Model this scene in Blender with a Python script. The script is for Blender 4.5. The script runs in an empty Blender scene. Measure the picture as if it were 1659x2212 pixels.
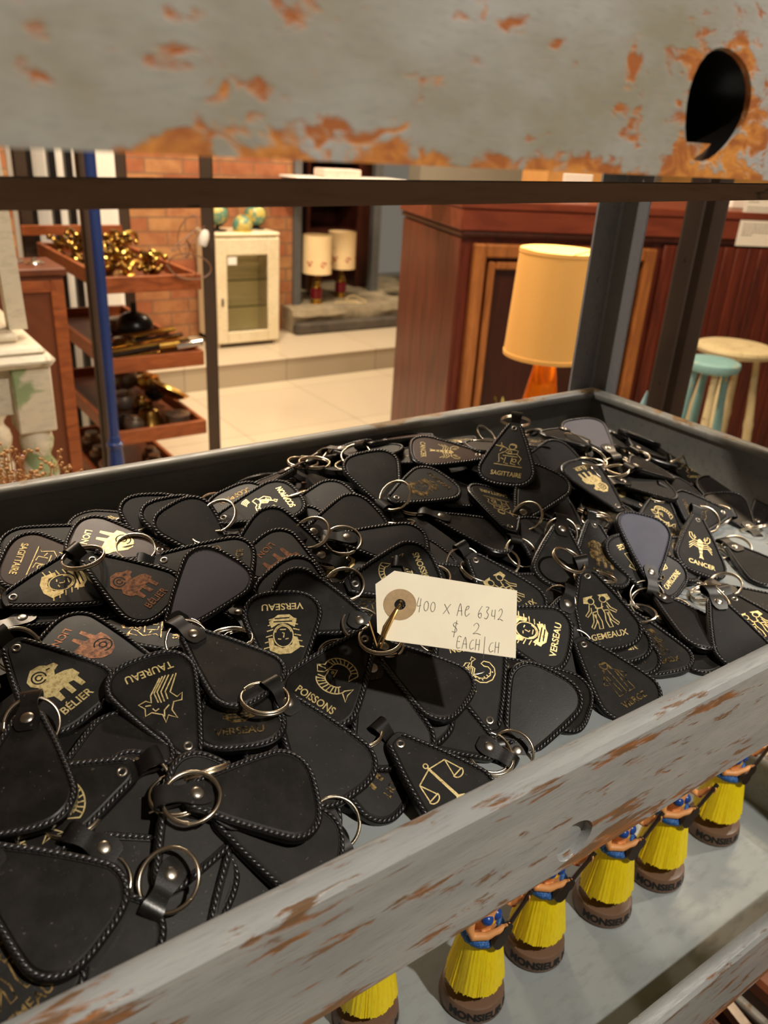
import bpy, math, random
import numpy as np
from mathutils import Matrix, Vector, noise
random.seed(7)
scn = bpy.context.scene
COL = scn.collection
# ------------------------------------------------------------------ camera
FPX = 1740.0
H = 1.4                                  # lens height above the shop floor
R3 = Matrix(((0.82362998, 0.19483935, -0.532608),
             (-0.56416287, 0.37738353, -0.73437179),
             (0.05791296, 0.90532828, 0.42074552)))      # camera axes -> world
cam_d = bpy.data.cameras.new('camera')
cam = bpy.data.objects.new('camera', cam_d); COL.objects.link(cam)
cam.matrix_world = Matrix.Translation((0, 0, H)) @ R3.to_4x4()
cam_d.sensor_fit = 'VERTICAL'; cam_d.sensor_height = 36.0
cam_d.lens = FPX / 2212 * 36
cam_d.clip_start = 0.02
cam_d.dof.use_dof = True; cam_d.dof.focus_distance = 0.50
cam_d.dof.aperture_fstop = cam_d.lens / 2.5
scn.camera = cam
# ------------------------------------------------------------------ light
scn.view_settings.view_transform = 'Standard'
scn.view_settings.look = 'None'
scn.view_settings.gamma = 1.0
scn.view_settings.use_curve_mapping = False
scn.view_settings.exposure = 0.0
w = bpy.data.worlds.new('world'); scn.world = w; w.use_nodes = True
w.node_tree.nodes['Background'].inputs[0].default_value = (1.0, 0.86, 0.68, 1)
w.node_tree.nodes['Background'].inputs[1].default_value = 0.16
def lamp(name, loc, target, power, size, color=(1.0, 0.83, 0.62), spot=None):
    d = bpy.data.lights.new(name, 'SPOT' if spot else 'AREA')
    d.energy = power; d.color = color
    if spot:
        d.spot_size = math.radians(spot); d.spot_blend = 0.5; d.shadow_soft_size = size
    else:
        d.shape = 'DISK'; d.size = size
    o = bpy.data.objects.new(name, d); COL.objects.link(o)
    o.location = loc
    o.rotation_euler = (Vector(target) - Vector(loc)).to_track_quat('-Z', 'Y').to_euler()
    return o
lamp('ceiling_spotlight', (0.62, -0.95, 2.85), (0.45, 0.35, 1.1), 165, 0.035, (1.0, 0.92, 0.80), spot=80)
lamp('ceiling_spotlight', (2.3, 0.1, 2.85), (0.5, 0.45, 1.1), 78, 0.05, (1.0, 0.91, 0.79), spot=90)
lamp('ceiling_spotlight', (-0.9, 1.7, 2.85), (0.4, 0.4, 1.0), 100, 0.05, (1.0, 0.90, 0.77), spot=90)
lamp('ceiling_spotlight', (0.9, 2.1, 2.85), (0.6, 0.4, 1.1), 80, 0.05, (1.0, 0.90, 0.77), spot=90)
lamp('ceiling_lamp', (1.6, 3.4, 2.9), (1.9, 4.0, 0), 85, 0.5, (1.0, 0.80, 0.56))
lamp('ceiling_lamp', (3.4, 4.2, 2.9), (3.2, 5.0, 0), 50, 0.4, (1.0, 0.80, 0.56))
lamp('ceiling_lamp', (0.4, 2.0, 2.9), (0.7, 2.9, 0.6), 50, 0.35, (1.0, 0.78, 0.54))
lamp('ceiling_lamp', (2.0, 1.1, 2.9), (2.9, 2.2, 0.6), 50, 0.35, (1.0, 0.76, 0.5))
# ------------------------------------------------------------------ helpers
def ray(px, py):
    v = R3 @ Vector((px - 829.5, -(py - 1106.0), -FPX))
    return v.normalized()
CAM = Vector((0, 0, H))
def on_z(px, py, z):                      # point of the plane z seen at a pixel
    d = ray(px, py); return CAM + d * ((z - H) / d.z)
def on_y(px, py, y):
    d = ray(px, py); return CAM + d * (y / d.y)
U = 0.27
def tag(o, label=None, cat=None, group=None, kind=None):
    if label: o['label'] = label
    if cat: o['category'] = cat
    if group: o['group'] = group
    if kind: o['kind'] = kind
    return o
def empty(name, loc, rz=0.0):
    o = bpy.data.objects.new(name, None); COL.objects.link(o)
    o.empty_display_size = 0.05
    o.location = loc; o.rotation_euler = (0, 0, rz); return o
class MB:
    def __init__(s): s.v = []; s.f = []; s.m = []
    def add(s, vs, fs, mi=0):
        n = len(s.v); s.v += [tuple(v) for v in vs]
        s.f += [tuple(i + n for i in f) for f in fs]; s.m += [mi] * len(fs); return s
    def box(s, lo, hi, mi=0, M=None, bev=0.0):
        (x0, y0, z0), (x1, y1, z1) = lo, hi
        b = min(bev, (x1-x0)*.45, (y1-y0)*.45, (z1-z0)*.45)
        if b <= 0:
            vs = [(x, y, z) for z in (z0, z1) for x, y in ((x0, y0), (x1, y0), (x1, y1), (x0, y1))]
            fs = [(3, 2, 1, 0), (4, 5, 6, 7), (0, 1, 5, 4), (1, 2, 6, 5), (2, 3, 7, 6), (3, 0, 4, 7)]
        else:
            vs = []; 
            for zz, ins in ((z0, b), (z0 + b, 0), (z1 - b, 0), (z1, b)):
                c = [(x0+ins, y0+ins), (x1-ins, y0+ins), (x1-ins, y1-ins), (x0+ins, y1-ins)]
                if ins == 0:
                    for (x, y) in ((x0+b, y0), (x1-b, y0), (x1, y0+b), (x1, y1-b), (x1-b, y1), (x0+b, y1), (x0, y1-b), (x0, y0+b)): vs.append((x, y, zz))
                else:
                    for (x, y) in ((x0+b, y0+b*.99), (x1-b, y0+b*.99), (x1-b*.99, y0+b), (x1-b*.99, y1-b), (x1-b, y1-b*.99), (x0+b, y1-b*.99), (x0+b*.99, y1-b), (x0+b*.99, y0+b)): vs.append((x, y, zz))
            fs = [tuple(range(7, -1, -1)), tuple(range(24, 32))]
            for r in range(3):
                for i in range(8):
                    j = (i + 1) % 8; fs.append((r*8+i, r*8+j, r*8+8+j, r*8+8+i))
        if M is not None: vs = [M @ Vector(v) for v in vs]
        return s.add(vs, fs, mi)
    def lathe(s, prof, segs=32, M=None, mi=0, fn=None):     # prof: (r, z) bottom to top
        vs = []; fs = []; n = len(prof)
        for r, z in prof:
            for k in range(segs):
                a = 2*math.pi*k/segs; rr, zz = (r, z) if fn is None else fn(r, z, a)
                vs.append(Vector((rr*math.cos(a), rr*math.sin(a), zz)))
        for i in range(n-1):
            for k in range(segs):
                j = (k+1) % segs; fs.append((i*segs+k, i*segs+j, (i+1)*segs+j, (i+1)*segs+k))
        if prof[0][0] > 1e-6: fs.append(tuple(range(segs-1, -1, -1)))
        if prof[-1][0] > 1e-6: fs.append(tuple(range((n-1)*segs, n*segs)))
        if M is not None: vs = [M @ v for v in vs]
        return s.add(vs, fs, mi)
    def tube(s, pts, rad, segs=8, closed=False, mi=0, cap=True):
        pts = [Vector(p) for p in pts]; n = len(pts)
        rads = rad if isinstance(rad, (list, tuple)) else [rad]*n
        vs = []; fs = []; prev = None
        for i, p in enumerate(pts):
            a = pts[(i-1) % n] if (closed or i > 0) else p
            b = pts[(i+1) % n] if (closed or i < n-1) else p
            t = (b - a).normalized()
            if prev is None:
                u = t.orthogonal().normalized()
            else:
                u = (prev - t*prev.dot(t)); u = u.normalized() if u.length > 1e-6 else t.orthogonal().normalized()
            prev = u; w_ = t.cross(u)
            for k in range(segs):
                an = 2*math.pi*k/segs; vs.append(p + (u*math.cos(an) + w_*math.sin(an))*rads[i])
        m = n if closed else n-1
        for i in range(m):
            for k in range(segs):
                j = (k+1) % segs; i2 = (i+1) % n
                fs.append((i*segs+k, i*segs+j, i2*segs+j, i2*segs+k))
        if not closed and cap:
            fs.append(tuple(range(segs-1, -1, -1))); fs.append(tuple(range((n-1)*segs, n*segs)))
        return s.add(vs, fs, mi)
    def cyl(s, a, b, r, segs=16, r2=None, mi=0):
        return s.tube([a, b], [r, r if r2 is None else r2], segs, mi=mi)
    def ball(s, c, r, seg=16, rings=10, mi=0, sc=(1, 1, 1)):
        M = Matrix.Translation(c) @ Matrix.Diagonal((sc[0], sc[1], sc[2], 1))
        return s.lathe([(r*math.sin(math.pi*i/rings)+1e-7, -r*math.cos(math.pi*i/rings)) for i in range(rings+1)], seg, M, mi)
    def prism(s, poly, h0, h1, M=None, mi=0):               # poly in xy, extruded in z
        n = len(poly)
        vs = [Vector((x, y, h0)) for x, y in poly] + [Vector((x, y, h1)) for x, y in poly]
        fs = [tuple(range(n-1, -1, -1)), tuple(range(n, 2*n))] + [(i, (i+1) % n, (i+1) % n+n, i+n) for i in range(n)]
        if M is not None: vs = [M @ v for v in vs]
        return s.add(vs, fs, mi)
    def ribbon(s, pts, wd, z=0.0, mi=0):                    # flat line in xy
        pts = [Vector((p[0], p[1])) for p in pts]; vs = []; fs = []; n = len(pts)
        for i, p in enumerate(pts):
            a = pts[max(i-1, 0)]; b = pts[min(i+1, n-1)]; t = b - a
            if t.length < 1e-9: t = Vector((1, 0))
            t.normalize(); nn = Vector((-t.y, t.x))*wd/2
            vs += [(p.x+nn.x, p.y+nn.y, z), (p.x-nn.x, p.y-nn.y, z)]
        for i in range(n-1): fs.append((2*i+1, 2*i+3, 2*i+2, 2*i))
        return s.add(vs, fs, mi)
    def mesh(s, name, mats, off=None, sharp=35):
        me = bpy.data.meshes.new(name)
        vs = s.v if off is None else [(v[0]-off[0], v[1]-off[1], v[2]-off[2]) for v in s.v]
        me.from_pydata(vs, [], s.f)
        if not isinstance(mats, (list, tuple)): mats = [mats]
        for m in mats: me.materials.append(m)
        if any(s.m): me.polygons.foreach_set('material_index', s.m)
        me.polygons.foreach_set('use_smooth', [True]*len(me.polygons))
        me.set_sharp_from_angle(angle=math.radians(sharp))
        me.update(); return me
    def build(s, name, mats, parent=None, local=False, sharp=35):
        """mesh object; coordinates are world ones unless local"""
        off = None
        if not local:
            if parent is not None:
                bpy.context.view_layer.update()
                P = parent.matrix_world.inverted()
                s.v = [tuple(P @ Vector(v)) for v in s.v]
            else:
                c = np.array(s.v); off = ((c[:, 0].min()+c[:, 0].max())/2, (c[:, 1].min()+c[:, 1].max())/2, c[:, 2].min())
        o = bpy.data.objects.new(name, s.mesh(name, mats, off, sharp)); COL.objects.link(o)
        if off is not None: o.location = off
        if parent is not None: o.parent = parent
        return o
def copy_tree(o, parent=None):
    c = o.copy(); COL.objects.link(c)
    if parent is not None: c.parent = parent
    for ch in list(o.children): copy_tree(ch, c)
    return c
_tc = {}
def text_mesh(s, size, bold=0.0, shear=0.0):
    k = (s, size, bold, shear)
    if k in _tc: return _tc[k]
    cu = bpy.data.curves.new('lettering', 'FONT'); cu.body = s; cu.size = size
    cu.align_x = 'CENTER'; cu.align_y = 'CENTER'; cu.offset = bold; cu.shear = shear; cu.resolution_u = 3
    ob = bpy.data.objects.new('lettering', cu); COL.objects.link(ob)
    dg = bpy.context.evaluated_depsgraph_get(); dg.update()
    me = ob.evaluated_get(dg).to_mesh()
    vs = [tuple(v.co) for v in me.vertices]; fs = [tuple(p.vertices) for p in me.polygons]
    bpy.data.objects.remove(ob); bpy.data.curves.remove(cu)
    _tc[k] = (vs, fs); return _tc[k]
# ------------------------------------------------------------------ materials
def srgb(r, g, b):
    f = lambda c: (c/255/12.92) if c/255 <= .04045 else ((c/255+.055)/1.055)**2.4
    return (f(r), f(g), f(b), 1)
class NT:
    def __init__(s, name):
        s.m = bpy.data.materials.new(name); s.m.use_nodes = True
        s.t = s.m.node_tree; s.n = s.t.nodes; s.l = s.t.links; s.b = s.n['Principled BSDF']
        s.tc = s.n.new('ShaderNodeTexCoord')
    def link(s, a, b): s.l.new(a, b)
    def set(s, **k):
        names = dict(color='Base Color', rough='Roughness', metal='Metallic', spec='Specular IOR Level', coat='Coat Weight', trans='Transmission Weight', coatr='Coat Roughness', ior='IOR', sheen='Sheen Weight')
        for a, v in k.items():
            i = s.b.inputs[names[a]]
            if hasattr(v, 'is_output') or isinstance(v, bpy.types.NodeSocket): s.link(v, i)
            else: i.default_value = v
        return s
    def coords(s, scale=(1, 1, 1), rand=False, rot=(0, 0, 0), kind='Object'):
        mp = s.n.new('ShaderNodeMapping'); mp.inputs['Scale'].default_value = scale; mp.inputs['Rotation'].default_value = rot
        s.link(s.tc.outputs[kind], mp.inputs['Vector'])
        if rand:
            oi = s.n.new('ShaderNodeObjectInfo'); ml = s.n.new('ShaderNodeMath'); ml.operation = 'MULTIPLY'; ml.inputs[1].default_value = 37.0
            s.link(oi.outputs['Random'], ml.inputs[0]); cb = s.n.new('ShaderNodeCombineXYZ')
            for i in range(3): s.link(ml.outputs[0], cb.inputs[i])
            s.link(cb.outputs[0], mp.inputs['Location'])
        return mp.outputs[0]
    def noise(s, vec, scale, detail=4, rough=.6, dist=0.0):
        n = s.n.new('ShaderNodeTexNoise'); n.inputs['Scale'].default_value = scale; n.inputs['Detail'].default_value = detail
        n.inputs['Roughness'].default_value = rough; n.inputs['Distortion'].default_value = dist
        s.link(vec, n.inputs['Vector']); return n.outputs['Fac']
    def ramp(s, fac, stops, interp='LINEAR'):
        r = s.n.new('ShaderNodeValToRGB'); s.link(fac, r.inputs[0]); e = r.color_ramp.elements; r.color_ramp.interpolation = interp
        while len(e) < len(stops): e.new(0.5)
        for el, (p, c) in zip(e, stops):
            el.position = p; el.color = c if isinstance(c, tuple) else (c, c, c, 1)
        return r.outputs[0]
    def mix(s, f, a, b):
        m = s.n.new('ShaderNodeMix'); m.data_type = 'RGBA'
        for v, i in ((f, 0), (a, 6), (b, 7)):
            if isinstance(v, (float, int, tuple)): m.inputs[i].default_value = v
            else: s.link(v, m.inputs[i])
        return m.outputs[2]
    def math(s, op, a, b=0.0):
        m = s.n.new('ShaderNodeMath'); m.operation = op
        for v, i in ((a, 0), (b, 1)):
            if isinstance(v, (float, int)): m.inputs[i].default_value = v
            else: s.link(v, m.inputs[i])
        return m.outputs[0]
    def bump(s, h, strength=.3, dist=.001):
        b = s.n.new('ShaderNodeBump'); b.inputs['Strength'].default_value = strength; b.inputs['Distance'].default_value = dist
        s.link(h, b.inputs['Height']); s.link(b.outputs[0], s.b.inputs['Normal']); return s
def simple(name, col, rough=.5, metal=0.0, var=.12, scale=30, bump=.0, **k):
    t = NT(name); n = t.noise(t.coords(rand=True), scale)
    dark = tuple(c*(1-var) for c in col[:3])+(1,); lite = tuple(min(1, c*(1+var)) for c in col[:3])+(1,)
    t.set(color=t.ramp(n, [(.3, dark), (.7, lite)]), rough=rough, metal=metal, **k)
    if bump: t.bump(n, bump)
    return t.m
def worn_paint(name, base, base2, chip, chip2, amount=.62, stretch=(6, 22, 22), rough=.42, edge=None, big=1.0, hole=None):
    """painted steel: paint tone varies, chipped and rusted in patches along the rolling direction"""
    t = NT(name); v = t.coords(stretch); vb = t.coords((stretch[0]*.35, stretch[1]*.35, stretch[2]*.35))
    n1 = t.noise(v, 1.0*big, 6, .62, .4); n2 = t.noise(vb, 1.3, 4, .6); n3 = t.noise(t.coords((stretch[0]*3, stretch[1]*8, stretch[2]*8)), 1.5, 4, .6)
    n4 = t.noise(v, 2.3*big, 5, .6, .8)
    paint = t.mix(t.ramp(n2, [(.35, 0.), (.65, 1.)]), base, base2)
    paint = t.mix(t.math('MULTIPLY', t.ramp(n3, [(.5, 0.), (.72, 1.)]), .45), paint, tuple(c*.5 for c in base2[:3])+(1,))
    g = t.math('ADD', t.math('MULTIPLY', n1, .62), t.math('MULTIPLY', n4, .38))
    if edge:
        sp = t.n.new('ShaderNodeSeparateXYZ'); t.link(t.tc.outputs['Object'], sp.inputs[0])
        mr = t.n.new('ShaderNodeMapRange'); t.link(sp.outputs['Z'], mr.inputs[0])
        mr.inputs[1].default_value = edge[0]; mr.inputs[2].default_value = edge[1]; mr.inputs[3].default_value = edge[2]; mr.inputs[4].default_value = 0.0
        g = t.math('ADD', g, mr.outputs[0])
    if hole:
        dn = t.n.new('ShaderNodeVectorMath'); dn.operation = 'DISTANCE'; t.link(t.tc.outputs['Object'], dn.inputs[0]); dn.inputs[1].default_value = hole[:3]
        mr = t.n.new('ShaderNodeMapRange'); t.link(dn.outputs['Value'], mr.inputs[0]); mr.inputs[1].default_value = hole[3]; mr.inputs[2].default_value = hole[3]*1.7; mr.inputs[3].default_value = .10; mr.inputs[4].default_value = 0.0
        g = t.math('ADD', g, mr.outputs[0])
    ch = t.ramp(g, [(amount-.02, 0.), (amount+.025, 1.)])
    chc = t.mix(t.ramp(n4, [(.42, 0.), (.6, 1.)]), chip, chip2)
    t.set(color=t.mix(ch, paint, chc), rough=t.ramp(n3, [(.3, rough-.1), (.7, rough+.18)]), spec=.45)
    t.bump(t.math('SUBTRACT', t.math('MULTIPLY', n3, .3), ch), .35, .0006)
    return t.m
def wood(name, a, b, scale=(3, 30, 30), rough=.45, kind='Object'):
    t = NT(name); n = t.noise(t.coords(scale, kind=kind, rand=True), 1.5, 6, .65, 1.2)
    t.set(color=t.ramp(n, [(.3, a), (.68, b)]), rough=rough, spec=.4); t.bump(n, .15, .001); return t.m
M = {}
M['paint_in'] = worn_paint('grey_paint', srgb(134, 134, 130), srgb(146, 146, 141), srgb(150, 118, 78), srgb(112, 88, 58), .69, (9, 14, 14), .38, edge=(.0775, .066, .16))
M['paint_floor'] = worn_paint('grey_floor_paint', srgb(140, 147, 150), srgb(154, 160, 161), srgb(140, 134, 104), srgb(100, 90, 66), .735, (8, 8, 8), .40)
M['paint_rail'] = worn_paint('scratched_grey_paint', srgb(136, 139, 140), srgb(160, 161, 160), srgb(158, 98, 48), srgb(112, 84, 58), .566, (15, 80, 80), .38, edge=(0.0, .014, .08))
M['paint_rail_up'] = worn_paint('scratched_pale_paint', srgb(142, 136, 118), srgb(168, 166, 162), srgb(206, 136, 60), srgb(160, 92, 44), .575, (34, 66, 60), .5, edge=(0.0, .007, .10), hole=(.985*.27+.95*.27, .001, .083*.27, .019))
M['paint_post'] = worn_paint('post_paint', srgb(138, 138, 142), srgb(150, 149, 150), srgb(24, 22, 20), srgb(30, 26, 22), .70, (40, 40, 14), .38)
M['dark_steel'] = worn_paint('dark_steel', srgb(136, 100, 76), srgb(150, 116, 90), srgb(160, 132, 110), srgb(70, 50, 36), .62, (8, 30, 30), .5)
M['dark_post'] = simple('dark_brown_steel', srgb(58, 42, 30), .55, var=.2, scale=8)
def leather(name, base, r0, r1, dust=.5, spec=.5):
    t = NT(name); v = t.coords(rand=True); f = t.noise(v, 900, 3, .6); c = t.noise(v, 60, 5, .65); d = t.noise(v, 420, 2, .5)
    oi = t.n.new('ShaderNodeObjectInfo')
    col = t.mix(t.math('MULTIPLY', t.ramp(c, [(.42, 0.), (.75, 1.)]), dust*.55), base, srgb(58, 52, 46))
    col = t.mix(t.math('MULTIPLY', t.ramp(d, [(.70, 0.), (.76, 1.)]), dust*.7), col, srgb(110, 102, 92))
    rr = t.ramp(oi.outputs['Random'], [(0., r0), (1., r1)])
    rg = t.math('ADD', t.math('MULTIPLY', rr, 1.0), t.math('MULTIPLY', c, .12))
    t.set(color=col, rough=rg, spec=spec); t.bump(f, .12, .0003); return t.m
M['leather'] = leather('black_leather', srgb(17, 15, 14), .36, .66, .6, .36)
M['gloss_edge'] = leather('glossy_black_edge', srgb(12, 11, 11), .16, .28, .15)
M['lace'] = leather('black_lacing', srgb(40, 39, 41), .22, .30, .2, .8)
M['leather_slate'] = leather('painted_slate_sheen_leather', srgb(88, 88, 102), .46, .52, .2, .3)  # black leather with a bluish reflection painted into its base colour
M['leather_pale'] = leather('painted_pale_sheen_leather', srgb(112, 110, 124), .42, .48, .2, .4)  # paler copy: the reflection on a dimly lit fob, painted as colour
M['leather_brown'] = leather('painted_brown_sheen_leather', srgb(66, 44, 34), .36, .42, .3, .5)  # brown sheen on black leather, put into the base colour
M['strap'] = leather('black_strap_leather', srgb(20, 18, 18), .2, .4, .6)
M['nickel'] = simple('nickel_ring', srgb(236, 222, 200), .27, 1.0, var=.06, scale=60)
M['rivet'] = simple('rivet_metal', srgb(190, 182, 170), .32, 1.0, var=.15, scale=300)
t = NT('gold_foil'); v = t.coords(rand=True); n = t.noise(v, 420, 4, .7)
t.set(color=t.ramp(n, [(.3, srgb(176, 146, 88)), (.55, srgb(244, 222, 160))]), rough=.42, metal=.55); t.bump(n, .3, .0004); M['gold'] = t.m
t = NT('copper_foil'); v = t.coords(rand=True); n = t.noise(v, 420, 4, .7)
t.set(color=t.ramp(n, [(.35, srgb(70, 40, 22)), (.62, srgb(150, 96, 58))]), rough=.45, metal=.5); t.bump(n, .3, .0004); M['copper'] = t.m
t = NT('dull_gold_foil'); v = t.coords(rand=True); n = t.noise(v, 300, 4, .7)
t.set(color=t.ramp(n, [(.4, srgb(34, 28, 20)), (.62, srgb(170, 142, 90))]), rough=.4, metal=.7); M['dull'] = t.m
M['tag'] = simple('manila_card', srgb(254, 242, 216), .75, var=.03, scale=60)
M['tag_ring'] = simple('brown_card_ring', srgb(178, 150, 112), .8, var=.12, scale=300)
M['ink'] = simple('ballpoint_ink', srgb(84, 76, 74), .6, var=.1)
M['brass_pin'] = simple('brass_wire', srgb(196, 160, 100), .3, 1.0)
M['brass'] = simple('old_brass', srgb(128, 98, 48), .25, 1.0, var=.35, scale=40)
M['brass_bright'] = simple('bright_brass', srgb(206, 168, 86), .25, 1.0, var=.2, scale=30)
M['black_metal'] = simple('black_metal', srgb(24, 21, 19), .3, .2, var=.4, scale=30)
M['tin'] = simple('tarnished_tin', srgb(140, 128, 116), .35, .8, var=.3, scale=30)
M['chrome'] = simple('chrome', srgb(225, 222, 216), .15, 1.0)
M['doll_base'] = simple('brown_resin', srgb(112, 86, 68), .38, var=.10, scale=900)
M['doll_text'] = simple('black_print', srgb(12, 10, 10), .5)
t = NT('yellow_skirt'); n = t.noise(t.coords((900, 900, 60)), 1.0, 4, .6)
t.set(color=t.ramp(n, [(.25, srgb(246, 204, 8)), (.6, srgb(255, 232, 20))]), rough=.45); t.bump(n, .5, .0006); M['skirt'] = t.m
t = NT('blue_garland'); n = t.noise(t.coords(), 520, 3, .6)
t.set(color=t.ramp(n, [(.3, srgb(18, 66, 134)), (.56, srgb(40, 104, 180)), (.72, srgb(120, 172, 220))]), rough=.4); t.bump(n, 1.0, .0015); M['lei'] = t.m
t = NT('yellow_flowers'); n = t.noise(t.coords(), 500, 3, .6)
t.set(color=t.ramp(n, [(.3, srgb(220, 170, 6)), (.6, srgb(252, 224, 30))]), rough=.45); t.bump(n, 1.0, .0015); M['lei_y'] = t.m
M['skin'] = simple('painted_skin', srgb(228, 160, 98), .42, var=.05, scale=50)
M['doll_blue'] = simple('blue_bikini', srgb(26, 70, 150), .3, var=.1)
M['doll_dark'] = simple('dark_ukulele', srgb(46, 36, 30), .3, var=.2)
M['doll_hair'] = simple('black_hair', srgb(26, 20, 18), .35)
M['doll_red'] = simple('red_flower', srgb(196, 40, 30), .4)
t = NT('clear_plastic'); t.set(color=(1, 1, 1, 1), rough=.05, trans=1.0, ior=1.45); M['clear'] = t.m
def brick_mat():
    t = NT('brick'); mp = t.coords((1, 1, 1), rot=(math.pi/2, 0, 0))
    b = t.n.new('ShaderNodeTexBrick'); t.link(mp, b.inputs['Vector'])
    b.inputs['Scale'].default_value = 1.0; b.inputs['Brick Width'].default_value = .235; b.inputs['Row Height'].default_value = .082; b.inputs['Mortar Size'].default_value = .006
    b.inputs['Color1'].default_value = srgb(158, 92, 60); b.inputs['Color2'].default_value = srgb(176, 130, 84); b.inputs['Mortar'].default_value = srgb(128, 98, 72)
    n = t.noise(t.coords(), 14, 5, .6)
    t.set(color=t.mix(t.math('MULTIPLY', t.ramp(n, [(.4, 0.), (.7, 1.)]), .6), b.outputs['Color'], srgb(120, 64, 40)), rough=.8); t.bump(b.outputs['Fac'], -.4, .005); return t.m
M['brick'] = brick_mat()
def tile_mat(name, col, col2, w_, h_, rot=(0, 0, 0), loc=(0, 0, 0), rough=.28):
    t = NT(name); mp = t.n.new('ShaderNodeMapping'); mp.inputs['Rotation'].default_value = rot; mp.inputs['Location'].default_value = loc
    t.link(t.tc.outputs['Object'], mp.inputs['Vector'])
    b = t.n.new('ShaderNodeTexBrick'); t.link(mp.outputs[0], b.inputs['Vector']); b.offset = 0.0
    b.inputs['Scale'].default_value = 1.0; b.inputs['Brick Width'].default_value = w_; b.inputs['Row Height'].default_value = h_; b.inputs['Mortar Size'].default_value = .003
    b.inputs['Color1'].default_value = col; b.inputs['Color2'].default_value = col2; b.inputs['Mortar'].default_value = tuple(c*.55 for c in col[:3])+(1,)
    t.set(color=b.outputs['Color'], rough=rough, spec=.4); return t.m
M['tiles'] = tile_mat('floor_tiles', srgb(206, 192, 168), srgb(198, 184, 162), .66, .66, loc=(.335, .2, 0))
M['tiles_step'] = tile_mat('riser_tiles', srgb(172, 158, 136), srgb(166, 152, 132), .66, .5, rot=(math.pi/2, 0, 0), loc=(.335, 0, .2), rough=.4)
M['concrete'] = simple('rough_concrete', srgb(140, 128, 106), .85, var=.35, scale=9, bump=.6)
M['concrete_dark'] = simple('dark_stone', srgb(74, 66, 58), .8, var=.45, scale=7, bump=.6)
M['wall_grey'] = simple('grey_plaster', srgb(150, 142, 128), .8, var=.05, scale=4)
M['wall_warm'] = simple('ochre_plaster', srgb(186, 138, 76), .8, var=.15, scale=5)
M['wall_dark'] = simple('dark_plaster', srgb(56, 42, 32), .8, var=.3, scale=4)
M['steel_frame'] = simple('grey_steel_frame', srgb(98, 100, 102), .45, .3, var=.1)
M['enamel'] = worn_paint('cream_enamel', srgb(226, 214, 184), srgb(216, 202, 170), srgb(150, 122, 84), srgb(180, 156, 120), .70, (10, 10, 10), .35)
M['cab_in'] = simple('cream_interior', srgb(244, 232, 180), .6, var=.06, scale=5)
t = NT('glass'); t.set(color=(.985, .985, .94, 1), rough=.03, trans=1.0, ior=1.1); M['glass'] = t.m
M['white_chip'] = worn_paint('chipped_white_paint', srgb(218, 206, 184), srgb(206, 192, 166), srgb(128, 146, 98), srgb(150, 126, 90), .64, (9, 9, 9), .5)
M['white_green'] = worn_paint('white_paint_over_green', srgb(218, 206, 182), srgb(208, 192, 166), srgb(126, 150, 96), srgb(140, 152, 108), .535, (5.5, 5.5, 5.5), .5)
M['bar_wood'] = wood('mahogany', srgb(58, 20, 13), srgb(106, 44, 28), (14, 14, 1.6), .38)
M['bar_band'] = wood('mahogany_band', srgb(96, 42, 28), srgb(126, 60, 40), (2, 12, 12), .4)
M['bar_dark'] = wood('dark_mahogany', srgb(36, 13, 9), srgb(64, 26, 16), (12, 12, 2), .4)
M['bar_mould'] = wood('walnut_moulding', srgb(112, 66, 34), srgb(170, 108, 58), (14, 14, 2), .32)
M['orange_wood'] = wood('orange_wood', srgb(112, 56, 28), srgb(160, 88, 46), (6, 30, 30), .4)
M['brown_board'] = wood('brown_board', srgb(84, 42, 22), srgb(118, 62, 32), (2.2, 2.2, 1.2), .45)
M['shade'] = simple('orange_linen_shade', srgb(226, 166, 84), .85, var=.05, scale=400)
M['shade_in'] = simple('pale_shade_lining', srgb(250, 226, 166), .85, var=.02)
M['shade_cream'] = simple('cream_shade', srgb(240, 214, 166), .85, var=.03)
M['red_print'] = simple('red_print', srgb(178, 62, 48), .8)
M['red_glass'] = simple('ruby_glass', srgb(96, 14, 26), .15, var=.2)
t = NT('amber_glass'); t.set(color=srgb(255, 150, 20), rough=.05, trans=.75, ior=1.4); M['amber'] = t.m
M['blue'] = simple('blue_enamel', srgb(34, 54, 108), .25, var=.1, scale=6)
M['teal'] = worn_paint('worn_teal_paint', srgb(112, 156, 160), srgb(126, 166, 166), srgb(206, 184, 136), srgb(190, 164, 116), .60, (16, 16, 16), .45)
M['cream'] = worn_paint('worn_cream_paint', srgb(206, 190, 150), srgb(194, 178, 138), srgb(128, 114, 88), srgb(150, 132, 100), .60, (22, 22, 22), .5)
M['paper'] = simple('white_paper', srgb(232, 228, 222), .8, var=.02)
M['print'] = simple('grey_print', srgb(120, 112, 108), .8)
M['leaf'] = simple('yellow_green_leaf', srgb(132, 124, 36), .5, var=.3)
M['leaf_blue'] = simple('pale_blue_leaf', srgb(150, 190, 196), .5, var=.1)
M['dry'] = simple('dried_straw', srgb(196, 150, 98), .8, var=.2)
M['dry_pink'] = simple('dried_pink_petal', srgb(196, 160, 160), .8, var=.2)
M['wire'] = simple('brown_cable', srgb(120, 84, 60), .4)
M['wire_pale'] = simple('pale_cable', srgb(214, 190, 140), .4)
t = NT('globe_map'); n = t.noise(t.coords(rand=True), 22, 4, .55)
t.set(color=t.ramp(n, [(.50, srgb(96, 140, 122)), (.54, srgb(196, 176, 96))]), rough=.35); M['globe'] = t.m

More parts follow.
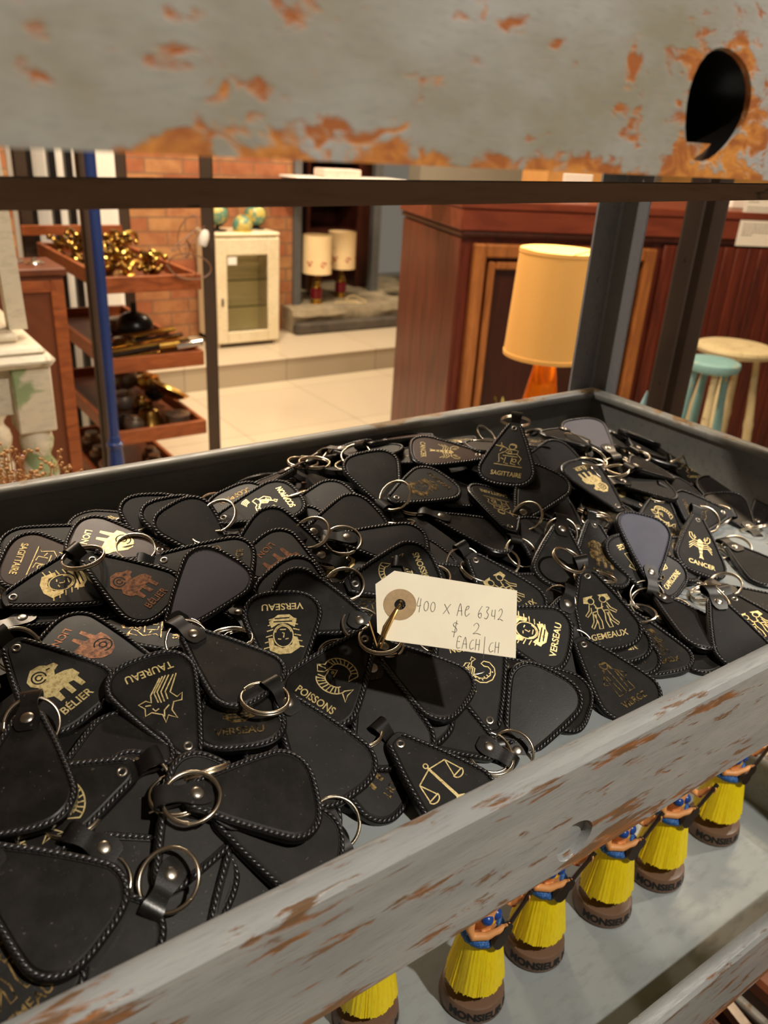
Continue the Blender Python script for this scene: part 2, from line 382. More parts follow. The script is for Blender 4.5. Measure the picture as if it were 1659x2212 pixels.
# ================================================================== SETTING
def struct(name, mb, mat, sharp=35):
    return tag(mb.build(name, mat, sharp=sharp), kind='structure')
STEP_Y = 4.324; PZ = H - 1.253; LEDGE = H - 1.088
struct('floor', MB().box((-3, -2.2, -.05), (7.0, 7.0, 0)), M['tiles'])
fp = struct('trim_1', MB().box((-3, STEP_Y, 0), (7.0, 7.0, PZ-.012)), M['tiles_step'])     # riser of the raised platform
struct('trim_2', MB().box((-3, STEP_Y-.012, PZ-.012), (7.0, 7.0, PZ), bev=.004), M['tiles'])
struct('wall_back', MB().box((-3, 5.02, PZ), (2.74, 5.2, 3.0)), M['brick'])
struct('wall_recess', MB().box((2.70, 5.95, PZ), (4.05, 6.1, 3.0)), M['wall_dark'])
struct('wall_alcove', MB().box((4.02, 5.35, PZ), (6.9, 5.5, 3.0)), M['wall_grey'])
struct('wall_right', MB().box((6.9, -2.2, 0), (7.05, 7.0, 3.0)), M['wall_warm'])
struct('wall_left', MB().box((-3.15, -2.2, 0), (-3.0, 7.0, 3.0)), M['wall_grey'])
struct('ceiling', MB().box((-3, -2.2, 3.0), (7.0, 7.0, 3.1)), M['wall_grey'])
# rough concrete ledge in the alcove
lg = MB()
random.seed(3)
N = 40
vs = []; fs = []
x0, x1 = 2.66, 5.2
for i in range(N+1):
    x = x0 + (x1-x0)*i/N
    j = lambda s: s*noise.noise(Vector((x*9, s*50, 1.0)))
    for (y, z) in ((4.88, PZ), (4.87+j(.01), LEDGE-.085), (4.85+j(.03), LEDGE-.05+j(.02)), (4.865+j(.03), LEDGE-.008), (4.92, LEDGE), (5.9, LEDGE), (5.9, PZ)):
        vs.append((x, y, z))
for i in range(N):
    for k in range(6): fs.append((i*7+k, i*7+7+k, i*7+8+k, i*7+1+k))
fs.append(tuple(range(6, -1, -1))); fs.append(tuple(N*7+k for k in range(7)))
lg.add(vs, fs); struct('trim_3', lg, M['concrete'])

# ================================================================== TRAY RACK
RX0, RX1 = -0.95*U, 2.945*U               # trays, outer x
RY0, RY1 = 0.70*U, 2.45*U                 # outer y
def uz(z): return H + z*U
rack = empty('tray_rack', ((RX0+RX1)/2, (RY0+RY1)/2, 0))
tag(rack, 'grey painted steel rack of shallow trays with scratched rusty rims', 'rack')
def tray(zb, depth, hole_x, hole_z, cap_depth, mat_rail, r):
    top = zb + depth
    prof = [(0, 0.0), (0, depth-.004), (.0025, depth-.0008), (.006, depth), (.010, depth), (.0138, depth-.002), (.0150, depth-.006),
            (.0138, depth-.010), (.0085, depth-.012), (.0075, depth-.014), (.0075, 0.011), (.0075, 0.0)]
    n = len(prof)
    cs = [(RX0, RY0, 1, 1), (RX1, RY0, -1, 1), (RX1, RY1, -1, -1), (RX0, RY1, 1, -1)]
    walls = MB(); front = MB()
    vs = [(cx+sx*d, cy+sy*d, zb+z) for cx, cy, sx, sy in cs for d, z in prof]
    for s in range(1, 4):
        a, b = s*n, ((s+1) % 4)*n
        walls.add([vs[a+k] for k in range(n)]+[vs[b+k] for k in range(n)], [(k, n+k, n+(k+1) % n, (k+1) % n) for k in range(n)])
    wo = walls.build('tray', M['paint_in'], rack, sharp=50)
    bpy.context.view_layer.update(); L = wo.matrix_world.inverted() @ Vector((RX0, RY0, zb)); wo.data.transform(Matrix.Translation(-L)); wo.location = L
    bpy.context.view_layer.update()
    a, b = 0, n
    fv = [vs[k] for k in range(n)]+[vs[b+k] for k in range(n)]
    front.add(fv, [(k, n+k, n+(k+1) % n, (k+1) % n) for k in range(1, n) if not (r > .015 and k == 9)] + [tuple(range(n-1, -1, -1)), tuple(range(n, 2*n))])
    # outer face with bolt holes
    S = 28; xl = RX0; zt = depth-.004
    holes = [hole_x, hole_x-.42]
    hw = .03
    edges = []
    xs = sorted(holes)
    def rect(xa, xb): front.add([(xa, RY0, zb), (xb, RY0, zb), (xb, RY0, zb+zt), (xa, RY0, zb+zt)], [(0, 1, 2, 3)])
    cur = xl
    for hx in xs:
        rect(cur, hx-hw); cur = hx+hw
        ring = []; out = []
        for k in range(S):
            an = 2*math.pi*k/S; c, s_ = math.cos(an), math.sin(an)
            wob = 1 + .05*math.sin(3*an+1)
            ring.append((hx+r*wob*c, RY0, zb+hole_z+r*wob*s_))
            sc = min(hw/abs(c) if abs(c) > 1e-6 else 9, ((zt-hole_z) if s_ > 0 else hole_z)/abs(s_) if abs(s_) > 1e-6 else 9)
            out.append((hx+sc*c, RY0, zb+hole_z+sc*s_))
        lip = [(p[0]*.96+hx*.04, RY0+.0018, p[2]*.96+(zb+hole_z)*.04) for p in ring]
        tun = [(p[0], RY0+cap_depth, p[2]) for p in lip]
        vv = out+ring+lip+tun
        ff = []
        for q in range(3):
            for k in range(S):
                j = (k+1) % S; ff.append((q*S+k, q*S+j, (q+1)*S+j, (q+1)*S+k))
        ff.append(tuple(3*S+k for k in range(S)))
        front.add(vv, ff[:2*S]); front.f += [tuple(i+len(front.v)-len(vv) for i in f) for f in ff[2*S:]]; front.m += [1]*(S+1)
        for (cxx, czz) in ((hw, zt-hole_z), (-hw, zt-hole_z), (-hw, -hole_z), (hw, -hole_z)):   # corners
            ang = math.atan2(czz, cxx) % (2*math.pi); k0 = int(ang/(2*math.pi)*S) % S
            front.add([out[k0], (hx+cxx, RY0, zb+hole_z+czz), out[(k0+1) % S]], [(0, 1, 2)])
    rect(cur, RX1)
    fo = front.build('front_rail', [mat_rail, M['black_metal'] if r > .015 else mat_rail], wo, sharp=28)  # black lining paints the shade inside the upper tray's holes
    # material coordinates start at the lower edge of the rail
    me = fo.data; P = Vector((RX0, RY0, zb)); Wi = fo.matrix_world
    bpy.context.view_layer.update(); L = fo.matrix_world.inverted() @ P
    me.transform(Matrix.Translation(-L)); fo.location = L
    bt = MB().box((RX0+.0076, RY0+.0076, zb+.001), (RX1-.0076, RY1-.0076, zb+.0105))
    bt.build('tray_bottom', M['paint_floor'], wo)
ZB_MID = uz(-1.285)
tray(uz(-.023), .285*U, .985*U, .083*U, .030, M['paint_rail_up'], .0175)
tray(ZB_MID, .285*U, 1.013*U, .071*U, .005, M['paint_rail'], .013)
tray(uz(-2.547), .285*U, 1.03*U, .071*U, .005, M['paint_rail'], .013)
tray(uz(-3.809), .285*U, 1.03*U, .071*U, .005, M['paint_rail'], .013)
FL = .155*U
def angle_post(name, x, y, sx, sy, z1, mat, parent):
    t_ = .003
    mb = MB()
    poly = [(0, 0), (sx*FL, 0), (sx*FL, sy*t_), (sx*t_*1.8, sy*t_*1.2), (sx*t_, sy*t_*2), (sx*t_, sy*FL), (0, sy*FL)]
    if sx*sy < 0: poly = poly[::-1]
    mb.prism([(x+a, y+b) for a, b in poly], 0.0, z1)
    for k in range(9):
        zz = .12+k*.19
        if zz < z1: mb.cyl((x+sx*FL*.5, y+sy*(t_-.0005), zz), (x+sx*FL*.5, y+sy*(t_+.0015), zz), .004, 8)
    return mb.build(name, mat, parent, sharp=25)
PX0, PX1, PY0, PY1 = RX0-.006, 2.985*U, RY0-.006, 2.50*U
for (x, y, sx, sy) in ((PX1, PY1, -1, -1), (PX0, PY1, 1, -1), (PX0, PY0, 1, 1), (PX1, PY0, -1, 1)):
    angle_post('post', x, y, sx, sy, 1.62, M['paint_post'], rack)
# brace just under the top tray
br = MB()
ya, yb = 1.13*U, 1.17*U
xa, xb = PX0+.004, PX1-.004
def zz(x, a, b): return uz(a + (b-a)*(x/U-.214)/1.67)
v = []
for x in (xa, xb):
    for y, (a, b) in ((ya, (-.1085, -.078)), (yb, (-.1085, -.078)), (yb, (-.0715, -.045)), (ya, (-.0715, -.045))): v.append((x, y, zz(x, a, b)))
br.add(v, [(0, 1, 5, 4), (1, 2, 6, 5), (2, 3, 7, 6), (3, 0, 4, 7), (3, 2, 1, 0), (4, 5, 6, 7)])
br.build('support_rail', M['dark_steel'], rack)
# the next rack's corner post
dp = angle_post('angle_iron_post', 1.122, .786, -1, -1, 1.62, M['dark_post'], None)
tag(dp, 'dark brown angle iron post standing behind the right rim of the tray', 'post')

# ================================================================== KEY FOBS
mm = .001
def catmull(P, n, closed=False):
    out = []; m = len(P)
    for i in range(m if closed else m-1):
        p0, p1, p2, p3 = [Vector(P[(i+k) % m]) if closed else Vector(P[min(max(i+k, 0), m-1)]) for k in (-1, 0, 1, 2)]
        for j in range(n):
            t_ = j/n; out.append(.5*((2*p1)+(-p0+p2)*t_+(2*p0-5*p1+4*p2-p3)*t_*t_+(-p0+3*p1-3*p2+p3)*t_**3))
    if not closed: out.append(Vector(P[-1]))
    return out
LEN = 63.0
half = [(0, 7), (4.2, 6.4), (7.4, 3), (10.4, -4), (14.6, -14), (19.0, -26), (23.0, -38), (24.6, -46), (22.6, -54), (17, -60), (9, -62.6), (0, -63)]
pts = catmull(half, 5)
right = [(p.x*1.05, p.y) for p in pts]
outline = right + [(-x, y) for x, y in right[-2:0:-1]]      # clockwise seen from the front
outline = outline[::-1]                                      # counter-clockwise
def inset(poly, d):
    n = len(poly); out = []
    for i in range(n):
        a = Vector(poly[i-1]); b = Vector(poly[(i+1) % n]); t_ = (b-a).normalized(); nn = Vector((-t_.y, t_.x))
        out.append((poly[i][0]+nn.x*d, poly[i][1]+nn.y*d))
    return out
TH = 4.2
def fob_body():
    mb = MB(); n = len(outline)
    rings = [(4.2, TH/2+.15), (3.4, TH/2-.35), (.7, TH/2), (.15, TH/2-.5), (0, 0), (.15, -TH/2+.5), (.7, -TH/2), (3.4, -TH/2+.35), (4.2, -TH/2-.15)]
    vs = []
    for d, z in rings:
        vs += [(x*mm, y*mm, z*mm) for x, y in inset(outline, d)]
    fs = []; mi = []
    mb.add(vs, [])
    for r in range(len(rings)-1):
        idx = [(r*n+k, (r+1)*n+k, (r+1)*n+(k+1) % n, r*n+(k+1) % n) for k in range(n)]
        mb.f += idx; mb.m += [1 if 2 <= r <= 5 else 0]*n
    for base, sgn in ((0, 1), ((len(rings)-1)*n, -1)):
        inner = [(x*.55, (y+32)*.55-32) for x, y in inset(outline, 4.2)]
        b0 = len(mb.v); z = sgn*(TH/2+.35)
        mb.v += [(x*mm, y*mm, z*mm) for x, y in inner]; mb.v.append((0, -34*mm, sgn*(TH/2+.4)*mm)); c = b0+n
        for k in range(n):
            j = (k+1) % n
            if sgn > 0: mb.f += [(base+k, base+j, b0+j, b0+k), (b0+k, b0+j, c)]
            else: mb.f += [(base+j, base+k, b0+k, b0+j), (b0+j, b0+k, c)]
            mb.m += [0, 0]
    return mb
def arclen(poly, count):
    n = len(poly); L = [0]
    for i in range(n): L.append(L[-1]+(Vector(poly[(i+1) % n])-Vector(poly[i])).length)
    out = []
    for k in range(count):
        s = L[-1]*k/count; i = max(j for j in range(n) if L[j] <= s)
        f_ = (s-L[i])/(L[i+1]-L[i]); a = Vector(poly[i]); b = Vector(poly[(i+1) % n])
        out.append((a.lerp(b, f_), (b-a).normalized()))
    return out
def fob_lacing(count=66):
    mb = MB(); path = inset(outline, 1.9)
    for p, t_ in arclen(path, count):
        if p.y > 3.5 and abs(p.x) < 5: continue
        for sgn in (1, -1):
            nn = Vector((-t_.y, t_.x)); d = (t_*math.cos(.50)+nn*math.sin(.50)*sgn)
            c = Vector((p.x, p.y, sgn*(TH/2+.22))); D = Vector((d.x, d.y, 0)); S_ = Vector((-d.y, d.x, 0)); Z = Vector((0, 0, 1))
            vs = [c-D*2.35]; segs = 6
            for off, r in ((-1.5, .62), (0, 1.0), (1.5, .62)):
                for k in range(segs):
                    a = 2*math.pi*k/segs; vs.append(c+D*off+(S_*math.cos(a)*1.0+Z*math.sin(a)*1.0)*r)
            vs.append(c+D*2.35)
            fs = [(0, 1+(k+1) % segs, 1+k) for k in range(segs)]
            for r in range(2):
                for k in range(segs):
                    j = (k+1) % segs; fs.append((1+r*segs+k, 1+r*segs+j, 7+r*segs+j, 7+r*segs+k))
            fs += [(13+k, 13+(k+1) % segs, 19) for k in range(segs)]
            mb.add([v*mm for v in vs], fs)
    return mb
def fob_strap():
    mb = MB(); path = [(-7.5, -TH/2-1.0, 3.2), (-6, -TH/2-1.1, 5.0), (-2, -TH/2-1.25, 6.2), (3, -TH/2-1.2, 5.6), (7.5, -TH/2-.9, 4.3), (11, -TH/2-1.1, 4.2), (15, -3.2, 5.0), (18, -2.0, 5.2), (19.4, .2, 5.2), (18, 2.4, 5.2), (15, 3.0, 5.0), (11.5, 1.6, 4.3), (8, -.4, 4.2), (7.2, -1.2, 4.2)]
    P = catmull([(a, b, c) for a, b, c in path], 3); th = 1.1; n = len(P)
    for i, p in enumerate(P):
        a = P[max(i-1, 0)]; b = P[min(i+1, n-1)]; t_ = Vector((b.x-a.x, b.y-a.y)).normalized(); nn = Vector((-t_.y, t_.x))*th/2
        for (w_, s_) in ((-p.z, -1), (p.z, -1), (p.z*1.03, 0), (p.z, 1), (-p.z, 1), (-p.z*1.03, 0)):
            mb.v.append((w_*mm, (p.x+nn.x*s_)*mm, (p.y+nn.y*s_)*mm))
    for i in range(n-1):
        for k in range(6):
            j = (k+1) % 6; mb.f.append((i*6+k, i*6+j, i*6+6+j, i*6+6+k))
    mb.f += [tuple(range(5, -1, -1)), tuple((n-1)*6+k for k in range(6))]; mb.m += [0]*len(mb.f)
    return mb
RR = 13.2
def fob_ring():
    mb = MB(); pts = []; turns = 1.93; n = 88
    for i in range(n+1):
        f_ = i/n; a = 2*math.pi*turns*f_; 
        z = -.75 + 1.5*min(1, max(0, (f_*turns-.86)/.2))
        pts.append((RR*math.cos(a), RR*math.sin(a), z))
    mb.tube([Vector(p)*mm for p in pts], .9*mm, 7); return mb
def fob_rivet():
    mb = MB(); z0 = -TH/2-1.75
    mb.lathe([(r*mm, z*mm) for r, z in ((.1, -1.0), (1.6, -.9), (2.8, -.55), (3.3, 0), (3.2, .35))], 20, Matrix.Translation((0, 0, z0*mm)))
    return mb
def fob_eyelet():
    mb = MB()
    mb.lathe([(r*mm, z*mm) for r, z in ((1.3, -.5), (1.35, .25), (1.9, .6), (2.5, .45), (2.8, .0), (2.8, -.2))], 20, Matrix.Translation((0, 0, (TH/2+.15)*mm)))
    return mb
# ---- zodiac art, unit square, drawn with polylines (w = line width), filled shapes as 'F'
def arc(cx, cy, rx, ry, a0, a1, n=14): return [(cx+rx*math.cos(math.radians(a0+(a1-a0)*i/n)), cy+ry*math.sin(math.radians(a0+(a1-a0)*i/n))) for i in range(n+1)]
ART = {}
ram = [(-.55, .75), (-.3, .95), (.05, .9), (.25, .7), (.5, .62), (.55, .42), (.3, .32), (.2, .15), (.55, .05), (.8, -.1), (.85, -.45), (.72, -.5), (.74, -.95), (.55, -.95), (.5, -.55), (.3, -.5), (.3, -.98), (.1, -.98), (.08, -.55), (-.15, -.55), (-.18, -.95), (-.36, -.95), (-.4, -.6), (-.62, -.45), (-.7, -.1), (-.55, .1), (-.72, .35), (-.7, .6)]
ART['BÉLIER'] = [('F', ram), ('D', arc(-.28, .45, .26, .26, -30, 300)), ('D', arc(-.28, .45, .12, .12, 0, 330)), ('D', [(.1, .55), (.25, .52)])]
ART['LION'] = [('F', [(-.8, .2), (-.6, .6), (-.3, .85), (.1, .9), (.4, .7), (.55, .4), (.7, .1), (.9, -.1), (.95, -.5), (.8, -.5), (.75, -.9), (.6, -.9), (.55, -.5), (.1, -.45), (.05, -.9), (-.12, -.9), (-.15, -.4), (-.35, -.3), (-.45, -.85), (-.62, -.85), (-.6, -.2), (-.85, -.1)]), ('D', arc(-.25, .35, .35, .35, 40, 320)), ('D', arc(-.25, .35, .15, .15, 0, 350))]
bull = [[(-.9, -.9), (-.35, -.2), (-.5, .1), (-.75, .0), (-.6, .3), (-.3, .25), (-.1, .55), (-.15, .95), (.1, .7), (.3, .95), (.28, .6), (.6, .35), (.85, .4), (.75, .1), (.9, -.15), (.6, -.2), (.45, -.05), (.35, -.35), (.1, -.6), (-.25, -.95)],
        [(-.78, -.9), (-.2, -.3), (-.15, .05)], [(-.62, -.95), (-.05, -.35), (0, .1)], [(-.5, -.98), (.08, -.4), (.12, .1)], [(-.38, -.98), (.2, -.4), (.22, .05)], [(.3, .3), (.45, .35), (.5, .2)], [(.5, .05), (.7, 0)], [(-.1, .3), (.15, .45), (.25, .7)]]
ART['TAUREAU'] = [('L', b) for b in bull]
gem = []
for s in (-1, 1):
    q = lambda L: [(x*s, y) for x, y in L]
    gem += [('F', q([(.12, .98), (.62, .95), (.7, .62), (.5, .55), (.46, .82), (.2, .86)])), ('L', arc(.32*s, .68, .17, .19, 0, 360)), ('L', q([(.2, .48), (.12, .2), (.18, -.1), (.1, -.55), (.16, -.95), (.34, -.95), (.3, -.6), (.36, -.1)])),
            ('L', q([(.45, .48), (.55, .15), (.8, -.1), (.72, -.2), (.45, .05), (.4, .3)])), ('L', q([(.4, .0), (.5, -.5), (.7, -.78), (.62, -.9), (.36, -.55), (.28, -.1)])), ('L', q([(.2, .25), (-.12, .18), (-.2, .28)])), ('L', q([(.15, .05), (.4, .02)]))]
ART['GEMEAUX'] = gem
crab = [('F', [(-.16, .5), (0, .62), (.16, .5), (.2, .15), (.12, -.25), (.08, -.7), (.16, -.95), (0, -.88), (-.16, -.95), (-.08, -.7), (-.12, -.25), (-.2, .15)]), ('D', [(-.15, .25), (.15, .25)]), ('D', [(-.14, .0), (.14, .0)]), ('D', [(-.1, -.3), (.1, -.3)]), ('D', [(-.08, -.55), (.08, -.55)])]
for s in (-1, 1):
    q = lambda L: [(x*s, y) for x, y in L]
    crab += [('L', q([(.15, .42), (.5, .42), (.7, .62), (.72, .9), (.55, .98), (.5, .7), (.4, .62), (.36, .85), (.28, .66), (.4, .5)]))]
    for y, e in ((.2, .05), (.05, -.15), (-.1, -.35)): crab += [('L', q([(.18, y), (.5, y+.1), (.78, e)]))]
ART['CANCER'] = crab
scor = [('L', [(.1, .25), (-.05, .4), (-.35, .45), (-.65, .35), (-.85, .1), (-.9, -.2), (-.75, -.5), (-.5, -.6), (-.35, -.5), (-.45, -.35), (-.6, -.3)]),
        ('L', [(.1, .05), (-.1, .2), (-.4, .25), (-.62, .12), (-.7, -.15), (-.6, -.32)]), ('L', [(.1, .25), (.5, .35), (.62, .1), (.4, -.05), (.1, .05)])]
for k in range(7):
    x = -.8+.14*k; scor += [('L', [(x+.02, .33-.4*abs(k-4)/5), (x+.08, .2-.3*abs(k-4)/5)])]
for k in range(4): scor += [('L', arc(.2+.1*k, .35, .32, .45+.05*k, 20, 85, 6)), ('L', [(.15+.1*k, .02), (.0+.1*k, -.3), (.12+.1*k, -.42)])]
scor += [('L', [(.5, .0), (.6, -.35), (.35, -.62), (.15, -.6), (.3, -.45), (.18, -.42)]), ('L', [(.3, -.1), (.05, -.65), (-.15, -.75), (.0, -.88), (.1, -.72)])]
ART['SCORPION'] = scor
sag = [('L', arc(.1, .72, .2, .2, 0, 360)), ('F', [(-.1, .9), (.1, 1.0), (.35, .9), (.38, .7), (.3, .62), (.28, .82), (.0, .85)]), ('L', [(-.1, .5), (-.6, .75), (-.75, .65)]), ('L', [(-.62, .95), (-.5, .6), (-.62, .3)]), ('L', [(-.95, .72), (-.4, .62)]),
       ('L', [(-.15, .5), (-.3, .3), (-.1, .15), (.45, .2), (.5, .45), (.3, .5), (-.15, .5)]), ('L', [(-.3, .3), (-.65, .05), (-.55, -.5), (-.85, -.7), (.9, -.75), (.6, -.45), (.75, -.1), (.45, .2)]),
       ('L', [(-.4, 0), (.5, 0)]), ('L', [(-.2, -.1), (-.25, -.55), (.0, -.6)]), ('L', [(.2, -.1), (.15, -.55), (.45, -.6)]), ('L', [(-.5, -.2), (-.3, -.3)]), ('L', arc(.0, .3, .12, .1, 0, 360, 8)), ('L', arc(.35, -.3, .12, .12, 0, 360, 8))]
ART['SAGITTAIRE'] = sag
bal = [('F', [(-.05, .75), (.05, .75), (.07, -.8), (.3, -.95), (-.3, -.95), (-.07, -.8)]), ('L', [(-.8, .5), (0, .68), (.8, .5)]), ('L', arc(0, .85, .1, .1, 0, 360, 10))]
for s in (-1, 1): bal += [('L', [(.8*s, .5), (.55*s, -.2)]), ('L', [(.8*s, .5), (1.0*s, -.2)]), ('L', arc(.78*s, -.2, .26, .2, 180, 360, 10)), ('L', [(.5*s, -.2), (1.04*s, -.2)])]
ART['BALANCE'] = bal
fish = [('L', arc(.1, .3, .75, .55, 20, 190, 16)), ('L', arc(.1, .3, .45, .3, 10, 190, 14)), ('L', [(-.62, .2), (-.9, .0), (-.7, -.25), (-.45, -.1), (-.35, .25)]), ('L', [(-.9, 0), (-.5, .05)]), ('L', [(.8, .5), (.62, .1), (.5, .35)]),
        ('L', arc(.05, -.3, .7, .5, 200, 350, 16)), ('L', arc(.1, -.25, .4, .22, 190, 350, 12)), ('L', [(-.3, -.3), (-.35, .1), (-.05, .25), (.0, -.1)]), ('L', [(.72, -.38), (1.0, -.1), (.95, -.45), (1.05, -.75), (.74, -.5)]), ('L', arc(-.15, .05, .05, .05, 0, 360, 8))]
for k in range(9): 
    a = 30+k*17; fish += [('L', [(.1+.47*math.cos(math.radians(a)), .3+.32*math.sin(math.radians(a))), (.1+.72*math.cos(math.radians(a+6)), .3+.52*math.sin(math.radians(a+6)))]), ('L', [(.08+.42*math.cos(math.radians(-a)), -.25+.24*math.sin(math.radians(-a))), (.06+.68*math.cos(math.radians(-a-6)), -.3+.48*math.sin(math.radians(-a-6)))])]
ART['POISSONS'] = fish
ver = [('L', arc(0, .1, .42, .55, 0, 360, 24)), ('L', arc(0, .1, .36, .48, 200, 340, 12)), ('F', [(-.6, .2), (-.7, .7), (-.3, .98), (.2, 1.0), (.6, .8), (.65, .2), (.45, .2), (.4, .55), (.05, .72), (-.35, .55), (-.42, .15)]), ('L', [(-.22, .25), (-.08, .28)]), ('L', [(.1, .28), (.24, .25)]), ('L', [(0, .2), (-.04, -.02), (.05, -.04)]), ('L', [(-.12, -.2), (.14, -.2)]),
       ('F', [(-.5, -.3), (-.2, -.5), (.2, -.5), (.5, -.3), (.6, -.6), (.2, -.95), (-.3, -.95), (-.6, -.65)]), ('D', [(-.4, -.6), (.4, -.6)]), ('D', [(-.3, -.78), (.35, -.76)])]
for k in range(6): ver += [('L', [(-.85+.05*k, .7-.28*k), (-.55+.04*k, .62-.28*k)]), ('L', [(.85-.05*k, .7-.28*k), (.55-.04*k, .62-.28*k)])]
ART['VERSEAU'] = ver
ART['VIERGE'] = [('L', arc(0, .75, .17, .2, 0, 360, 14)), ('L', [(-.15, .55), (-.4, .3), (-.5, -.9), (.5, -.9), (.4, .3), (.15, .55)]), ('L', [(-.3, .3), (-.2, -.9)]), ('L', [(.0, .5), (.0, -.9)]), ('L', [(.3, .3), (.2, -.9)]), ('L', [(-.4, .3), (-.75, -.1), (-.55, -.2)]), ('L', [(.4, .3), (.75, -.1), (.55, -.2)]), ('F', [(-.2, .9), (0, 1.02), (.22, .88), (.3, .5), (.2, .5), (.17, .8), (-.15, .85), (-.18, .5), (-.28, .5)])]
ART['CAPRICORNE'] = [('L', [(-.7, .9), (-.3, .6), (-.2, .3), (-.55, .2), (-.6, .05), (-.2, .05), (-.3, -.4), (-.6, -.6), (-.5, -.9)]), ('L', [(-.5, .95), (-.15, .7), (.0, .3), (.5, .1), (.75, -.3), (.5, -.75), (.1, -.6), (.2, -.3), (.5, -.35)]), ('L', arc(.35, -.35, .25, .25, 90, 360, 10)), ('L', [(0, .1), (.1, -.3), (-.1, -.6)])]
SCX, SCY = 15.8, 14.2
def emblem_mesh(sign, mat):
    mb = MB(); z = (TH/2+.48); cy = -31.0
    for kind, P in ART[sign]:
        Q = [(x*SCX*.92, y*SCY+cy) for x, y in P]
        if kind == 'F': mb.add([(x*mm, y*mm, z*mm) for x, y in Q], [tuple(range(len(Q)))] if sum(Q[i-1][0]*Q[i][1]-Q[i][0]*Q[i-1][1] for i in range(len(Q))) > 0 else [tuple(range(len(Q)-1, -1, -1))])
        elif kind == 'L': mb.ribbon([(x*mm, y*mm) for x, y in Q], .75*mm, (z+.02)*mm)
        else: mb.ribbon([(x*mm, y*mm) for x, y in Q], .9*mm, (z+.04)*mm, 1)
    return mb.mesh('gold_emblem', [mat, M['leather']])
def lettering_mesh(sign, mat):
    vs, fs = text_mesh(sign, 6.6*mm, .00012)
    mb = MB(); mx = max(v[0] for v in vs); k = min(1.0, 13.5*mm/mx)
    mb.add([(v[0]*k, v[1]-50.5*mm, (TH/2+.5)*mm) for v in vs], fs); return mb.mesh('gold_lettering', [mat])
ME = dict(body=fob_body().mesh('leather_body', [M['leather'], M['gloss_edge']], sharp=14), lace=fob_lacing().mesh('edge_lacing', M['lace'], sharp=80),
          strap=fob_strap().mesh('strap_loop', M['strap'], sharp=60), rivet=fob_rivet().mesh('rivet', M['rivet']), eyelet=fob_eyelet().mesh('eyelet', M['rivet']),
          ring=fob_ring().mesh('key_ring', M['nickel'], sharp=80))
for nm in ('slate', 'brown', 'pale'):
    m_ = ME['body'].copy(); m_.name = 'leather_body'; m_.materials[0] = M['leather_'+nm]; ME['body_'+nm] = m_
EM = {}
def em(sign, mat='gold'):
    if (sign, mat) not in EM: EM[(sign, mat)] = (emblem_mesh(sign, M[mat]), lettering_mesh(sign, M[mat]))
    return EM[(sign, mat)]
# ---- settling the heap: a height map of the tray that every placed fob is laid on
CS = .002; GX0, GY0 = RX0-.03, RY0-.03; NX = int((RX1-GX0+.05)/CS); NY = int((RY1-GY0+.05)/CS)
FLOORZ = ZB_MID+.0105
gx = GX0+CS*(np.arange(NX)+.5); gy = GY0+CS*(np.arange(NY)+.5); XX, YY = np.meshgrid(gx, gy, indexing='ij')
HM = np.full((NX, NY), FLOORZ)
RIM = ZB_MID+.285*U
outside = (XX < RX0+.012) | (XX > RX1-.012) | (YY < RY0+.013) | (YY > RY1-.012)
HM[outside] = RIM-.004
xu, yu = XX/U, YY/U
# target surface of the heap (in units of U above the tray bottom), from where the heap meets the bare tray
yb_ = np.interp(xu, [-1, .0, .35, .62, .80, 1.0, 1.3, 1.7, 2.1, 2.6, 3.0], [.70, .70, .76, .93, 1.00, 1.00, 1.02, 1.12, 1.22, 1.45, 1.7])
d_ = np.clip(yu-yb_, 0, 9)
tgt = .30*(1-np.exp(-d_/.42)) + .09*np.exp(-((xu-2.05)**2/.22+(yu-2.12)**2/.09))
tgt *= np.interp(xu, [-1, .2, 2.35, 2.62, 2.85, 3.0], [1, 1, 1, .72, .45, .3])
tgt *= np.interp(yu, [.7, 2.2, 2.45], [1, 1, .72])
tgt *= np.interp(xu, [-1, .1, .7, 1.2], [.72, .76, .86, 1.0])
TGT = FLOORZ+tgt*U+.003
SIL = np.array([(-400, 1190), (0, 1155), (150, 1125), (300, 1085), (480, 1048), (640, 985), (770, 945), (870, 925), (1040, 930), (1250, 915), (1450, 945), (1490, 1000), (1560, 1045), (1659, 1085), (2400, 1300)], float)
ok = np.full_like(TGT, FLOORZ); Rn = np.array(R3)
for lv in np.arange(0, .42, .01)*U:
    z_ = FLOORZ+lv-H; cx_ = Rn[0, 0]*XX+Rn[1, 0]*YY+Rn[2, 0]*z_; cy_ = Rn[0, 1]*XX+Rn[1, 1]*YY+Rn[2, 1]*z_; cz_ = Rn[0, 2]*XX+Rn[1, 2]*YY+Rn[2, 2]*z_
    px_ = 829.5-FPX*cx_/cz_; py_ = 1106+FPX*cy_/cz_
    ok = np.where(py_ > np.interp(px_, SIL[:, 0], SIL[:, 1])+14, FLOORZ+lv, ok)
TGT = np.minimum(TGT, np.maximum(ok, FLOORZ+.006))
